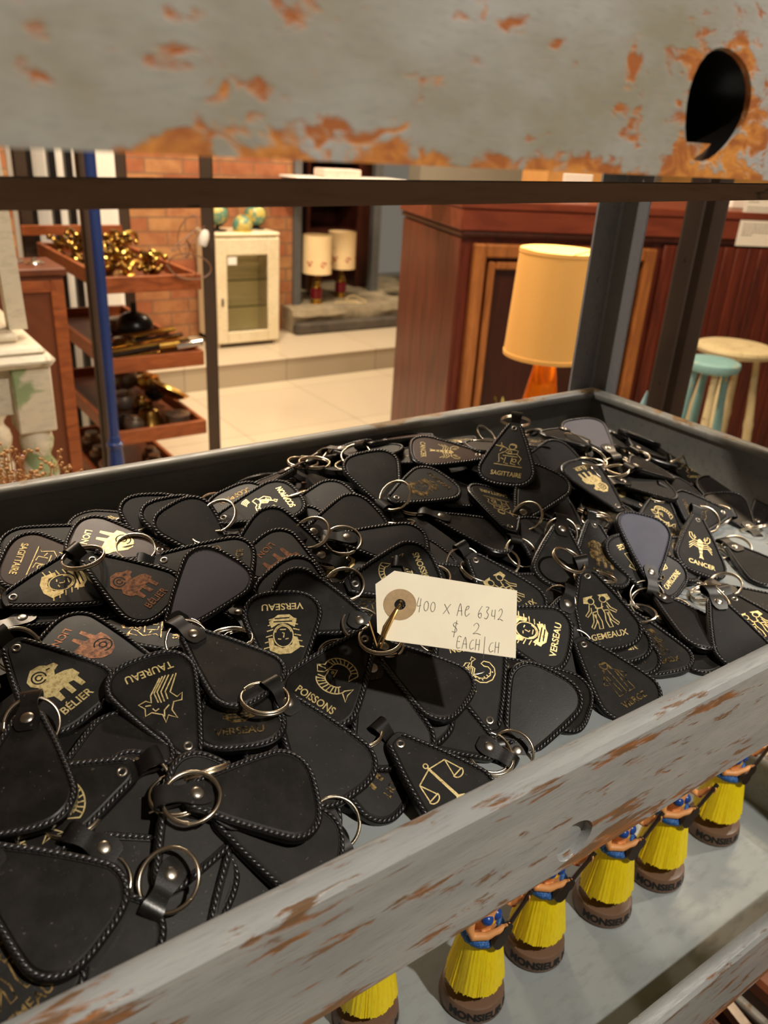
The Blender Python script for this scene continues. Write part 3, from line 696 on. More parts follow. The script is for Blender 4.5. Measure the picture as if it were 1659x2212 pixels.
# sample points of the footprint
def inside(x, y):
    c = False; n = len(outline)
    for i in range(n):
        x1_, y1_ = outline[i]; x2_, y2_ = outline[i-1]
        if (y1_ > y) != (y2_ > y) and x < (x2_-x1_)*(y-y1_)/(y2_-y1_)+x1_: c = not c
    return c
SP = np.array([(x, y) for x in np.arange(-25, 26, 2.) for y in np.arange(-63, 8, 2.) if inside(x, y)]+[(x, y) for x in (-4., -1.5, 1.5, 4.) for y in (9., 12., 15., 18.)])*mm
SPF = np.array([(x, y) for x in np.arange(-25, 26, 1.2) for y in np.arange(-63, 8, 1.2) if inside(x, y)])*mm
def hm_at(x, y):
    i = np.clip(((x-GX0)/CS).astype(int), 0, NX-1); j = np.clip(((y-GY0)/CS).astype(int), 0, NY-1); return HM[i, j]
def fit(x, y, h, cap=38.):
    A = np.c_[x-x.mean(), y-y.mean(), np.ones_like(x)]; s = np.linalg.lstsq(A, h, rcond=None)[0]
    n = np.array([-s[0], -s[1], 1.]); n /= np.linalg.norm(n)
    m = math.radians(cap); a = math.acos(min(1, n[2]))
    if a > m: k = math.sin(m)/math.hypot(n[0], n[1]); n = np.array([n[0]*k, n[1]*k, math.cos(m)])
    return n
def basis(n, dirv):                      # local -Y along dirv, Z along n
    n = Vector(n).normalized(); y = -(Vector(dirv)-n*Vector(dirv).dot(n)).normalized(); x = y.cross(n)
    return Matrix((x, y, n)).transposed()
def settle(org, B, q=82, lift=0.0):      # height the origin needs so that the slab rests on the map
    R_ = np.array(B); P = SP[:, 0:1]*R_[:, 0]+SP[:, 1:2]*R_[:, 1]
    X = org[0]+P[:, 0]; Y = org[1]+P[:, 1]
    need = hm_at(X, Y)-P[:, 2]+(TH/2+.9)*mm/max(.6, R_[2, 2])
    z = float(np.percentile(need, q))+lift
    return z
def level(org, B):                        # height of a fob above the target surface, at its middle
    m_ = Vector(org)-B.col[1]*(LEN/2*mm)
    i = min(max(int((m_.x-GX0)/CS), 0), NX-1); j = min(max(int((m_.y-GY0)/CS), 0), NY-1); return m_.z-TGT[i, j]
def stamp(org, B):
    R_ = np.array(B); P = SPF[:, 0:1]*R_[:, 0]+SPF[:, 1:2]*R_[:, 1]+np.array(org)
    i = np.clip(((P[:, 0]-GX0)/CS).astype(int), 0, NX-1); j = np.clip(((P[:, 1]-GY0)/CS).astype(int), 0, NY-1)
    np.maximum.at(HM, (i, j), P[:, 2]+(TH/2+.5)*mm)
def stamp_ring(c, n):
    n = Vector(n).normalized(); u = n.orthogonal().normalized(); w_ = n.cross(u)
    for k in range(40):
        a = 2*math.pi*k/40; p = Vector(c)+(u*math.cos(a)+w_*math.sin(a))*RR*mm
        i = int((p.x-GX0)/CS); j = int((p.y-GY0)/CS)
        if 0 <= i < NX and 0 <= j < NY: HM[i, j] = max(HM[i, j], p.z+.8*mm)
def pose_pixels(E, Bp, k):
    """lay a fob where the photograph has its eyelet and its lower end"""
    mid = ((E[0]+Bp[0])/2, (E[1]+Bp[1])/2); n = Vector((0, 0, 1)); z = FLOORZ+.04
    for it in range(7):
        P = on_z(mid[0], mid[1], z); i = min(max(int((P.x-GX0)/CS), 0), NX-1); j = min(max(int((P.y-GY0)/CS), 0), NY-1); z2 = HM[i, j]+2*mm; z = z2 if it == 0 else (z+z2)/2
    P = on_z(mid[0], mid[1], z)
    for it in range(6):
        def hit(px):
            d = ray(*px); return CAM+d*((P-CAM).dot(n)/d.dot(n))
        a = hit(E); b = hit(Bp); B = basis(n, b-a)
        yax = B.col[1]; org = P+yax*(LEN/2*mm)
        R_ = np.array(B); Q = SP[:, 0:1]*R_[:, 0]+SP[:, 1:2]*R_[:, 1]; X = org.x+Q[:, 0]; Y = org.y+Q[:, 1]
        n_ = Vector(fit(X, Y, hm_at(X, Y)))
        v_ = (CAM-P).normalized(); n_ = (n_*(1-k)+v_*k).normalized(); n = (n+n_).normalized() if it < 5 else n
        if it < 5: 
            B = basis(n, b-a); org = P+B.col[1]*(LEN/2*mm)
        zz_ = settle(org, B); dz = zz_-org.z
        d = ray(*mid); tpar = (P.z+dz*.8-CAM.z)/d.z
        P = CAM+d*tpar if it < 5 else P
    org = P+B.col[1]*(LEN/2*mm); org.z = settle(org, B, 75)
    e = level(org, B)
    if e > CAP: org.z -= e-CAP
    d = ray(*mid); m_ = org-B.col[1]*(LEN/2*mm); c = CAM+d*((m_.z-H)/d.z); org += Vector((c.x-m_.x, c.y-m_.y, 0))
    return org, B
CAP = .017
GROUP = 'leather zodiac key fobs heaped in the grey tray'
def ring_pose(org, B, face, target=None, rnd=None):
    loop = org + B @ Vector((0, 15.0*mm, 0))
    up = Vector((0, 0, 1))
    if target is not None:
        d = ray(*target); t_ = (loop-CAM).dot(d); c = CAM+d*t_; off = (c-loop).length; R_ = RR*mm
        if off < R_:
            s = math.sqrt(R_*R_-off*off); c1 = c-d*s; c2 = c+d*s
            # take the side that rests on the heap
            def gap(c_): 
                dd = (c_-loop).normalized(); tip = loop+dd*2*R_; i = min(max(int((tip.x-GX0)/CS), 0), NX-1); j = min(max(int((tip.y-GY0)/CS), 0), NY-1); return tip.z-HM[i, j]
            g1, g2 = gap(c1), gap(c2); c = c1 if (g2 < -.003 or (abs(g1) < abs(g2) and g1 > -.003)) else c2
        dv = (c-loop).normalized()
    else:
        ang = rnd.uniform(-1.1, 1.1); dv = B @ Vector((math.sin(ang), math.cos(ang), 0))
        for it in range(4):
            tip = loop+dv*2*RR*mm; i = min(max(int((tip.x-GX0)/CS), 0), NX-1); j = min(max(int((tip.y-GY0)/CS), 0), NY-1)
            hz = HM[i, j]+1.2*mm; dv = Vector((dv.x, dv.y, 0)).normalized()*RR*2*mm; dv.z = max(-20*mm, min(20*mm, hz-loop.z)); dv.normalize()
    c = loop+dv*RR*mm*.97
    want = (up*.65+(CAM-c).normalized()*.35) if target is not None else up
    n = (want-dv*want.dot(dv)).normalized()
    X_ = dv.cross(n); return Matrix.Translation(c) @ Matrix((X_, dv, n)).transposed().to_4x4(), c, n
COUNT = [0]
def make_fob(org, B, face, sign, label, ringpx=None, rnd=None, mat='gold', ring=True, body='body'):
    o = bpy.data.objects.new('key_fob', None); COL.objects.link(o); o.empty_display_size = .01
    Bm = B if face == 'F' else Matrix((-B.col[0], B.col[1], -B.col[2])).transposed()
    o.matrix_world = Matrix.Translation(org) @ Bm.to_4x4()
    tag(o, label, 'key fob', GROUP)
    parts = [('leather_body', body), ('edge_lacing', 'lace'), ('strap_loop', 'strap'), ('rivet', 'rivet'), ('eyelet', 'eyelet')]
    for nm, key in parts:
        c = bpy.data.objects.new(nm, ME[key]); COL.objects.link(c); c.parent = o
    if sign:
        a, b = em(sign, mat)
        for nm, me in (('gold_emblem', a), ('gold_lettering', b)):
            c = bpy.data.objects.new(nm, me); COL.objects.link(c); c.parent = o
    if ring:
        Mr, c_, n_ = ring_pose(org, B, face, ringpx, rnd)
        r = bpy.data.objects.new('key_ring', ME['ring']); COL.objects.link(r); r.parent = o
        r.matrix_local = (Matrix.Translation(org) @ Bm.to_4x4()).inverted() @ Mr @ Matrix.Rotation(rnd.uniform(-.6, .6) if rnd else 0, 4, 'Z')
        stamp_ring(c_, n_)
    stamp(org, B); COUNT[0] += 1
    return o
rnd = random.Random(11)
SIGNS = list(ART)
XIN0, XIN1, YIN0, YIN1 = RX0+.03, RX1-.03, RY0+.03, RY1-.03
def random_spot(margin, need_x=(-.9, 2.9), tries=400):
    for _ in range(tries):
        x = rnd.uniform(need_x[0]*U, need_x[1]*U); y = rnd.uniform(YIN0, YIN1)
        if not (XIN0 < x < XIN1): continue
        i = int((x-GX0)/CS); j = int((y-GY0)/CS)
        if HM[i, j] < TGT[i, j]-margin: return x, y
    return None
def drop(x, y, yaw, cap=38.):
    dv = Vector((math.cos(yaw), math.sin(yaw), 0)); n = Vector((0, 0, 1)); P = Vector((x, y, 0))
    for it in range(3):
        B = basis(n, dv); org = P+B.col[1]*(LEN/2*mm); R_ = np.array(B); Q = SP[:, 0:1]*R_[:, 0]+SP[:, 1:2]*R_[:, 1]
        X = org.x+Q[:, 0]; Y = org.y+Q[:, 1]; n = Vector(fit(X, Y, hm_at(X, Y), cap))
    B = basis(n, dv); org = P+B.col[1]*(LEN/2*mm); org.z = settle(org, B); return org, B
# 1. the buried bulk: one object
bulk = MB(); simp = inset(outline, .6)[::3]; nb = 0
while nb < 620:
    s = random_spot(.021)
    if s is None: break
    org, B = drop(s[0], s[1], rnd.uniform(0, 6.283), 28)
    Q = np.array([org+B@Vector((px*mm, py*mm, 0)) for px, py in simp[::3]])
    if Q[:, 0].min() < RX0+.017 or Q[:, 0].max() > RX1-.017 or Q[:, 1].min() < RY0+.017 or Q[:, 1].max() > RY1-.017:
        i = int((s[0]-GX0)/CS); j = int((s[1]-GY0)/CS); HM[i-2:i+3, j-2:j+3] += .001; continue
    if level(org, B) > -.017:
        i = int((s[0]-GX0)/CS); j = int((s[1]-GY0)/CS); HM[i-2:i+3, j-2:j+3] += .0015; continue
    n = len(simp); vs = [org+B@Vector((px*mm, py*mm, z*mm)) for z in (-TH/2, TH/2) for px, py in simp]
    bulk.add(vs, [tuple(range(n-1, -1, -1)), tuple(range(n, 2*n))]+[(k, (k+1) % n, n+(k+1) % n, n+k) for k in range(n)])
    if nb % 3 == 0:
        c = org+B@Vector((0, 24*mm, 1*mm)); X_, Y_ = B.col[0], B.col[1]
        bulk.tube([c+(X_*math.cos(a)+Y_*math.sin(a))*RR*mm for a in [2*math.pi*k/20 for k in range(20)]], .9*mm, 5, closed=True, mi=1)
    stamp(org, B); nb += 1
bo = bulk.build('key_fob_heap', [M['leather'], M['nickel']])
tag(bo, 'mass of further black leather key fobs buried under the heap in the tray', 'key fobs', GROUP, 'stuff')
print('bulk', nb)
# 2. single fobs filling the surface
def fill_label(x, y, face, sign):
    a = 'left' if x < .55*U else 'centre left' if x < 1.1*U else 'centre' if x < 1.7*U else 'centre right' if x < 2.25*U else 'right'
    b = 'front' if y < 1.15*U else 'middle' if y < 1.75*U else 'back'
    what = 'plain side up' if face == 'K' else 'with the '+EN[sign]+' emblem'
    return 'half buried black leather key fob '+what+', '+b+' '+a+' of the heap'
EN = dict(zip(['BÉLIER', 'LION', 'TAUREAU', 'GEMEAUX', 'CANCER', 'SCORPION', 'SAGITTAIRE', 'BALANCE', 'POISSONS', 'VERSEAU', 'VIERGE', 'CAPRICORNE'], ['ram', 'lion', 'bull', 'twins', 'crayfish', 'scorpion', 'archer', 'scales', 'fishes', 'aquarius', 'maiden', 'goat']))
nf = 0; FOBJ = []
while nf < 150:
    s = random_spot(.010, (-.35, 2.9))
    if s is None: break
    org, B = drop(s[0], s[1], rnd.uniform(0, 6.283))
    Q = np.array([org+B@Vector((px*mm, py*mm, 0)) for px, py in simp[::3]])
    if Q[:, 0].min() < RX0+.017 or Q[:, 0].max() > RX1-.017 or Q[:, 1].min() < RY0+.017 or Q[:, 1].max() > RY1-.017:
        i = int((s[0]-GX0)/CS); j = int((s[1]-GY0)/CS); HM[i-2:i+3, j-2:j+3] += .001; continue
    if level(org, B) > (-.010 if org.x < 1.1*U else -.006):
        i = int((s[0]-GX0)/CS); j = int((s[1]-GY0)/CS); HM[i-2:i+3, j-2:j+3] += .001; continue
    face = rnd.choice('FKK'); sg_ = rnd.choice(SIGNS); o_ = make_fob(org, B, face, sg_ if face == 'F' else None, fill_label(org.x, org.y, face, sg_), None, rnd, 'gold' if nf % 3 == 0 else 'dull'); FOBJ.append((o_, face, sg_)); nf += 1
print('fill', nf)
HM = np.clip(HM, np.maximum(FLOORZ, TGT-.015), np.maximum(FLOORZ, TGT-.003))
# 3. the ones that can be told apart, from the bottom of the heap to its top
#   eyelet px, lower end px, face, sign, ring px or None, tilt towards lens, what singles it out
HERO = [
 ((310,1130),(160,1140),'F','GEMEAUX',None,.2,'key fob lettered GEM lying against the back wall at the left'),
 ((175,1160),(30,1200),'K','LION',None,.2,'plain backed key fob leftmost under the thin plastic thread'),
 ((345,1190),(330,1085),'K','LION',None,.3,'upright plain key fob leaning at the back left of the heap'),
 ((420,1190),(365,1095),'K','BALANCE',None,.2,'plain key fob overlapping the upright one at the back left'),
 ((470,1190),(385,1110),'K','BALANCE',None,.2,'third of the fanned plain key fobs at the back left'),
 ((590,1160),(480,1050),'F','SCORPION',None,.2,'dark key fob with faint emblem against the back wall behind the scorpion one'),
 ((165,1225),(45,1212),'F','SAGITTAIRE',None,.2,'brownish key fob lettered SAGITTAIRE at the left edge'),
 ((340,1192),(152,1160),'F','LION',None,.15,'brown sheened key fob lettered LION above the ram one'),
 ((610,1120),(780,1065),'K','LION',None,.2,'glossy black plain key fob right of the scorpion one'),
 ((840,1085),(790,982),'K','LION',None,.35,'dark plain key fob standing upright below the brown sheened one'),
 ((868,1075),(960,1038),'F','VERSEAU',(877,1054),.1,'key fob whose ring stands up in front of its faint emblem'),
 ((560,1150),(680,1145),'K','LION',None,.1,'plain key fob edge peeping out below the scorpion one'),
 ((497,1119),(640,1071),'F','SCORPION',(508,1088),.25,'key fob with bright gold scorpion, high at the back left'),
 ((690,1150),(808,1108),'K','LION',(695,1140),.1,'plain key fob with flat ring on its strap right of the scorpion one'),
 ((770,1170),(908,1185),'K','LION',(772,1171),.15,'plain key fob with ring folded back left of the dark centre'),
 ((662,1191),(560,1150),'K','LION',(712,1196),.1,'key fob with round rivet and ring pointing right above the lion emblem'),
 ((681,1263),(555,1180),'F','LION',(745,1262),.1,'key fob with coppery lion emblem behind the inverted aquarius one'),
 ((705,1330),(600,1245),'K','LION',None,.1,'plain key fob arching over the top of the inverted aquarius one'),
 ((780,1262),(935,1225),'F','POISSONS',None,.2,'key fob with a single S showing just above the price tag'),
 ((1040,1229),(1135,1330),'F','GEMEAUX',(1003,1243),.2,'key fob with bright eyelet right above the price tag'),
 ((1130,1110),(1190,1015),'K','LION',(1142,1113),.3,'plain dark key fob with upright ring below the archer one'),
 ((1010,985),(905,975),'F','CANCER',None,.05,'flat lying key fob with brown sheened emblem near the back rim'),
 ((808,965),(935,935),'K','LION',None,.05,'brown sheened plain key fob topmost at the back of the heap'),
 ((1140,1010),(1240,985),'K','LION',None,.15,'plain black key fob right beside the archer one'),
 ((1106,955),(1093,1024),'F','SAGITTAIRE',None,.45,'key fob with gold archer lettered SAGITTAIRE upright at the back'),
 ((1320,1085),(1243,1005),'F','BÉLIER',None,.1,'tilted key fob with goat-like gold emblem right of centre back'),
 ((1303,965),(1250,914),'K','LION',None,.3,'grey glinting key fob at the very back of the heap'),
 ((1410,1080),(1545,1062),'K','BALANCE',None,.05,'plain key fob lying level below the stacked ones at the right'),
 ((1330,1045),(1460,1050),'K','LION',None,.03,'lower key fob of the flat stack near the right back corner'),
 ((1330,1010),(1462,1015),'K','LION',None,.03,'middle key fob of the flat stack near the right back corner'),
 ((1315,978),(1465,965),'K','LION',None,.03,'glossy edged key fob second from top of the flat stack'),
 ((1305,955),(1450,940),'K','LION',None,.03,'brown sheened key fob topmost of the flat stack by the corner'),
 ((1460,985),(1512,1042),'F','CAPRICORNE',None,.1,'gold stamped key fob sloping down right of the flat stack'),
 ((1603,1052),(1535,1062),'K','LION',None,.2,'plain key fob with folded strap by the right tray wall'),
 ((1605,1130),(1555,1075),'K','LION',None,.2,'plain key fob right of the horned emblem near the right wall'),
 ((1570,1110),(1455,1105),'F','CAPRICORNE',(1495,1115),.15,'key fob with gold emblem under a ring above the crayfish one'),
 ((1211,1150),(1215,1272),'K','LION',(1212,1165),.2,'narrow plain key fob with rivet left of the coppery ram one'),
 ((1281,1141),(1305,1262),'F','BÉLIER',None,.2,'dusty ram key fob standing behind the twins one'),
 ((1350,1170),(1470,1275),'F','CAPRICORNE',None,.2,'lowest of three overlapping key fobs left of the crayfish one'),
 ((1525,1165),(1425,1235),'F','SCORPION',None,.2,'dusty scorpion key fob directly under the crayfish one'),
 ((1425,1300),(1325,1145),'F','VIERGE',(1460,1314),.1,'long slanted key fob with ring below right of its tip'),
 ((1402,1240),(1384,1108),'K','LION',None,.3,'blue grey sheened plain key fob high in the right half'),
 ((1505,1131),(1514,1240),'F','CANCER',(1565,1165),.3,'key fob with gold crayfish lettered CANCER'),
 ((1590,1190),(1690,1260),'K','LION',(1640,1200),.1,'plain key fob at the right frame edge under a level ring'),
 ((1635,1130),(1700,1080),'K','LION',(1630,1140),.2,'key fob at the right frame edge beside the tray wall'),
 ((1600,1290),(1700,1330),'K','LION',(1645,1265),.1,'key fob with ring at the right frame edge above the grey rail'),
 ((1430,1345),(1560,1440),'K','LION',None,.15,'lower of the two slanted plain key fobs over the bare tray'),
 ((1440,1305),(1550,1390),'K','LION',(1400,1330),.15,'upper of the two slanted plain key fobs over the bare tray'),
 ((1594,1308),(1680,1400),'F','GEMEAUX',None,.2,'twins key fob cut by the right edge of the picture'),
 ((1560,1327),(1615,1425),'K','LION',(1550,1285),.3,'plain key fob with ring above it touching the front rail at right'),
 ((1218,1323),(1190,1445),'K','LION',(1195,1315),.2,'plain key fob with rivet between the tag and the twins one'),
 ((1075,1345),(1208,1388),'F','VERSEAU',None,.2,'aquarius key fob whose name runs upward right of the price tag'),
 ((1370,1350),(1435,1440),'F','GEMEAUX',None,.1,'half hidden twins key fob lying on the bare tray floor'),
 ((1310,1300),(1368,1475),'F','CANCER',None,.2,'key fob with only ER of its name showing under the twins one'),
 ((1290,1275),(1348,1440),'F','CANCER',None,.2,'middle key fob sandwiched right beneath the twins one'),
 ((1267,1245),(1327,1407),'F','GEMEAUX',(1228,1210),.3,'key fob with gold twins lettered GEMEAUX, bright ring at top left'),
 ((1098,1446),(1265,1540),'F','BALANCE',None,.15,'scales key fob mostly under the big plain one near the front rail'),
 ((1266,1404),(1385,1535),'F','VIERGE',(1268,1475),.2,'narrow slanted key fob with sketchy maiden emblem at the front rail'),
 ((1051,1543),(1003,1375),'F','SCORPION',None,.2,'scorpion key fob hanging upside down below the price tag'),
 ((1120,1614),(1195,1455),'K','BALANCE',(1107,1618),.3,'large plain dusty key fob with rivet near the front rail'),
 ((1010,1592),(900,1525),'K','LION',(997,1594),.2,'key fob with rivet framed by its ring on the bare tray'),
 ((810,1450),(925,1610),'F','GEMEAUX',None,.15,'dark key fob with scraps of gold under two plain ones right of centre'),
 ((850,1420),(982,1510),'K','LION',(865,1400),.2,'plain key fob just below the left half of the price tag'),
 ((720,1615),(850,1705),'F','LION',None,.1,'low key fob with a speck of gold under the two plain ones'),
 ((800,1440),(868,1665),'K','LION',None,.25,'large plain key fob beneath the right side of the fishes one'),
 ((897,1642),(1010,1745),'F','BALANCE',None,.2,'scales key fob on the bare tray cut by the front rail'),
 ((734,1332),(622,1296),'K','LION',(727,1337),.2,'key fob with silver rivet inside its ring left of the price tag'),
 ((616,1457),(608,1285),'F','VERSEAU',None,.3,'aquarius key fob upside down with mottled gold emblem'),
 ((680,1730),(610,1600),'K','LION',(712,1738),.1,'key fob with strap and ring poking out near bare tray centre'),
 ((626,1533),(757,1708),'K','LION',(572,1510),.25,'large plain key fob with rivet directly below the fishes one'),
 ((775,1400),(670,1530),'F','POISSONS',(822,1380),.3,'key fob with two gold fishes lettered POISSONS, pinned to the tag'),
 ((56,1287),(225,1235),'F','VERSEAU',None,.1,'small key fob with leafy gold face at the left edge'),
 ((362,1215),(548,1225),'F','BALANCE',None,.2,'dark scales key fob with only its last letters NCE showing'),
 ((198,1213),(372,1318),'F','BÉLIER',(180,1205),.2,'key fob with coppery ram lettered BÉLIER in the upper left'),
 ((275,1425),(120,1380),'F','LION',None,.1,'deep shadowed key fob with faint copper emblem at the left'),
 ((510,1440),(520,1615),'F','VERSEAU',None,.15,'key fob lettered VERSEAU under the bull and fishes ones'),
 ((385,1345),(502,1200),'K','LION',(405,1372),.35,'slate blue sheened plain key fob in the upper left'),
 ((412,1374),(580,1505),'K','LION',(409,1394),.25,'plain key fob with copper rivet between bull and slate blue ones'),
 ((165,1705),(300,1600),'K','LION',None,.1,'plain dusty key fob beneath the lower edge of the bull one'),
 ((39,1407),(195,1545),'F','BÉLIER',(45,1410),.25,'ram key fob partly in shadow with ring at its upper left'),
 ((249,1838),(330,1690),'K','LION',(271,1845),.2,'plain key fob with open split ring at the lower left'),
 ((265,1860),(450,1955),'K','LION',None,.2,'plain key fob touching the front rail below the two lower rings'),
 ((390,1850),(480,1680),'K','LION',(394,1849),.3,'plain key fob with grey strap and ring lowest of the rings'),
 ((530,1960),(575,1890),'K','LION',None,.1,'shadowy key fob under the lone plain one at the front rail'),
 ((540,1790),(690,1855),'K','LION',None,.25,'plain key fob leaning on the front rail centre left'),
 ((403,1612),(300,1418),'F','TAUREAU',(439,1668),.35,'key fob with gold bull lettered TAUREAU upside down'),
 ((451,1721),(668,1715),'K','LION',(474,1722),.3,'wide plain key fob with ring left of the bare tray patch'),
 ((223,1692),(20,1790),'F','POISSONS',(300,1722),.25,'fishes key fob at the left with ring pointing right'),
 ((62,1560),(35,1795),'K','LION',(70,1590),.3,'plain key fob with copper rivet cut by the left frame edge'),
 ((110,1960),(255,2080),'K','LION',None,.15,'dark key fob in the bottom left behind the front rail'),
 ((-60,2020),(70,2170),'F','GEMEAUX',None,.2,'bottom left key fob with glinting gold flecks'),
 ((0,1880),(200,2010),'K','LION',None,.35,'largest looking plain key fob in the bottom left corner'),
]
HOBJ = []
for (E_, B_, face, sign, rpx, k, what) in HERO:
    CAP = .012+.014*len(HOBJ)/len(HERO); org, B = pose_pixels(E_, B_, k)
    mat = 'copper' if 'copper' in what else 'dull' if any(q in what for q in ('faint', 'dark ', 'speck', 'scraps', 'sketchy', 'glinting', 'dusty', 'Only', 'only', 'half hidden', 'under')) else 'gold'
    lab = what if 'key fob' in what else 'black leather key fob, '+what
    if not lab.startswith('black'): lab = lab.replace('key fob', 'leather key fob', 1)
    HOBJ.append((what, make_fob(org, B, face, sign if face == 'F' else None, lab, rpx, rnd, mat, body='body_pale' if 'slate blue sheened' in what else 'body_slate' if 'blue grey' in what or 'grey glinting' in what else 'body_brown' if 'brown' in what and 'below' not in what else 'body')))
LAND = {'lettered CANCER': 'CANCER one', 'lettered GEMEAUX': 'GEMEAUX one', 'TAUREAU upside': 'TAUREAU one', 'lettered POISSONS': 'POISSONS one', 'lettered BÉLIER': 'BÉLIER one', 'slate blue sheened': 'slate blue one',
        'topmost of the flat stack': 'flat stack', 'lettered SAGITTAIRE at': 'left SAGITTAIRE one', 'lettered SAGITTAIRE upright': 'upright SAGITTAIRE one', 'bright gold scorpion': 'gold scorpion one', 'under the lower edge': 'dusty plain one', 'brown sheened plain key fob topmost': 'brown topmost one', 'mottled gold': 'inverted VERSEAU one', 'blue grey sheened': 'blue grey one',
        'dark scales key fob with': 'NCE lettered one', 'framed by its ring': 'ring framed rivet', 'horned': 'wall side one', 'below the price tag': 'upside down scorpion', 'cut by the front rail': 'front rail scales one', 'lettered LION': 'LION one', 'brightest': '', 'right beside the archer': 'archer side one',
        'right of centre back': 'goat emblem one', 'open split ring': 'open split ring', 'touching the front rail at right': 'right front ring', 'standing upright below': 'upright dark one', 'longest': '', 'right frame edge under': 'right frame ring'}
marks = [(n, o.location) for w_, o in HOBJ for key_, n in LAND.items() if n and key_ in w_]
for o, face, sg_ in FOBJ:
    n, p = min(marks, key=lambda q: (q[1]-o.location).length); d = o.location-p; r_ = d.x*.824-d.y*.564; b_ = d.x*.564+d.y*.824
    side = ('right of' if r_ > 0 else 'left of') if abs(r_) > abs(b_) else ('behind' if b_ > 0 else 'in front of')
    near = 'close' if d.length < .025 else 'a little' if d.length < .045 else 'clearly' if d.length < .065 else 'far'
    o['label'] = 'buried black key fob '+('plain side up' if face == 'K' else 'with '+EN[sg_]+' emblem')+', '+near+' '+side+' the '+n
print('fobs', COUNT[0])

# ================================================================== PRICE TAG
def plane_pts(pxs, P, n):
    out = []
    for px in pxs:
        d = ray(*px); out.append(CAM+d*((P-CAM).dot(n)/d.dot(n)))
    return out
Pt = CAM+ray(960, 1330)*.452
nt = ((CAM-Pt).normalized()*.62+Vector((-.05, -.1, .8))*.5).normalized()
cor = plane_pts([(852,1233), (1117,1276), (1114,1422), (835,1383), (815,1366), (811,1262)], Pt, nt)
ex = (cor[1]-cor[0]).normalized(); ex = (ex-nt*ex.dot(nt)).normalized(); ey = nt.cross(ex)
def tl(p): q = p-Pt; return (q.dot(ex), q.dot(ey))
poly = [tl(p) for p in cor]
hole = tl(plane_pts([(864,1306)], Pt, nt)[0])
tagE = bpy.data.objects.new('price_tag', None); COL.objects.link(tagE); tagE.empty_display_size = .02
tagE.matrix_world = Matrix.Translation(Pt) @ Matrix((ex, ey, nt)).transposed().to_4x4()
tag(tagE, 'cream manila price tag with handwriting lying on the key fobs', 'price tag')
mb = MB(); S = 28; th = .00028; poly = poly[::-1]
ro = .0032; ring_in = [(hole[0]+ro*math.cos(2*math.pi*k/S), hole[1]+ro*math.sin(2*math.pi*k/S)) for k in range(S)]
def edge_hit(a):
    c, s = math.cos(a), math.sin(a); best = 9
    for i in range(len(poly)):
        x1_, y1_ = poly[i-1]; x2_, y2_ = poly[i]; dx, dy = x2_-x1_, y2_-y1_
        den = c*dy-s*dx
        if abs(den) < 1e-12: continue
        t_ = ((x1_-hole[0])*dy-(y1_-hole[1])*dx)/den; u_ = ((x1_-hole[0])*s-(y1_-hole[1])*c)/den
        if t_ > 0 and -1e-9 <= u_ <= 1+1e-9: best = min(best, t_)
    return (hole[0]+c*best, hole[1]+s*best)
angs = sorted([2*math.pi*k/S for k in range(S)]+[math.atan2(p[1]-hole[1], p[0]-hole[0]) % (2*math.pi) for p in poly])
n = len(angs); vin = [(hole[0]+ro*math.cos(a), hole[1]+ro*math.sin(a)) for a in angs]; vout = [edge_hit(a) for a in angs]
curl = lambda x, y: 0.0
for z in (th/2, -th/2): mb.v += [(x, y, z+curl(x, y)) for x, y in vin]+[(x, y, z+curl(x, y)) for x, y in vout]
for k in range(n):
    j = (k+1) % n
    mb.f += [(k, n+k, n+j, j), (2*n+j, 3*n+j, 3*n+k, 2*n+k), (n+k, 3*n+k, 3*n+j, n+j), (j, 2*n+j, 2*n+k, k)]
mb.m += [0]*len(mb.f)
mb.build('card', M['tag'], tagE, local=True, sharp=30)
mb = MB(); r1, r2 = ro, .0092
mb.v += [(hole[0]+r*math.cos(2*math.pi*k/40), hole[1]+r*math.sin(2*math.pi*k/40), .0004+curl(hole[0]+r*math.cos(2*math.pi*k/40), 0)) for r in (r1, r2) for k in range(40)]
mb.f = [(k, 40+k, 40+(k+1) % 40, (k+1) % 40) for k in range(40)]; mb.m = [0]*40
mb.build('reinforcing_ring', M['tag_ring'], tagE, local=True)
# handwriting, stroke by stroke, in a unit cell
ST = {'4': [[(.1, 1), (.0, .35), (.5, .4)], [(.4, .95), (.35, -.15)]], '0': [arc(.3, .4, .28, .38, 90, 450, 14)], 'x': [[(0, .75), (.75, .0)], [(.8, .8), (-.05, -.05)]],
      'A': [[(0, -.05), (.3, .95), (.6, 0)], [(.05, .35), (.6, .38)]], 'C': [[(.6, .8), (.3, .7), (.12, .3), (.3, .0), (.7, .15)]], 'c': [[(.15, .45), (.5, .6), (.55, .8), (.3, .75), (.12, .3), (.3, .0), (.7, .25)]],
      '6': [[(.5, .95), (.15, .5), (.1, .15), (.35, .0), (.5, .2), (.35, .4), (.12, .25)]], '3': [[(.1, .9), (.5, .9), (.25, .55), (.5, .35), (.3, .0), (.0, .05)]], '2': [[(.05, .7), (.3, .92), (.5, .7), (.3, .3), (.0, .05), (.3, .1), (.65, .0)]],
      '$': [[(.55, .75), (.3, .85), (.15, .65), (.45, .35), (.35, .1), (.05, .15)], [(.45, 1.05), (.2, -.3)]], 'E': [[(.65, .9), (.2, .9), (.15, .0), (.6, .0)], [(.15, .5), (.5, .5)]], 'H': [[(.05, .9), (.05, 0)], [(.5, .9), (.5, 0)], [(.05, .45), (.55, .5)]],
      '/': [[(.3, 1.2), (.35, -.6)]], 'n': [[(.1, .75), (.05, .3), (.45, .3)], [(.45, .8), (.45, .05)]]}
wr = MB()
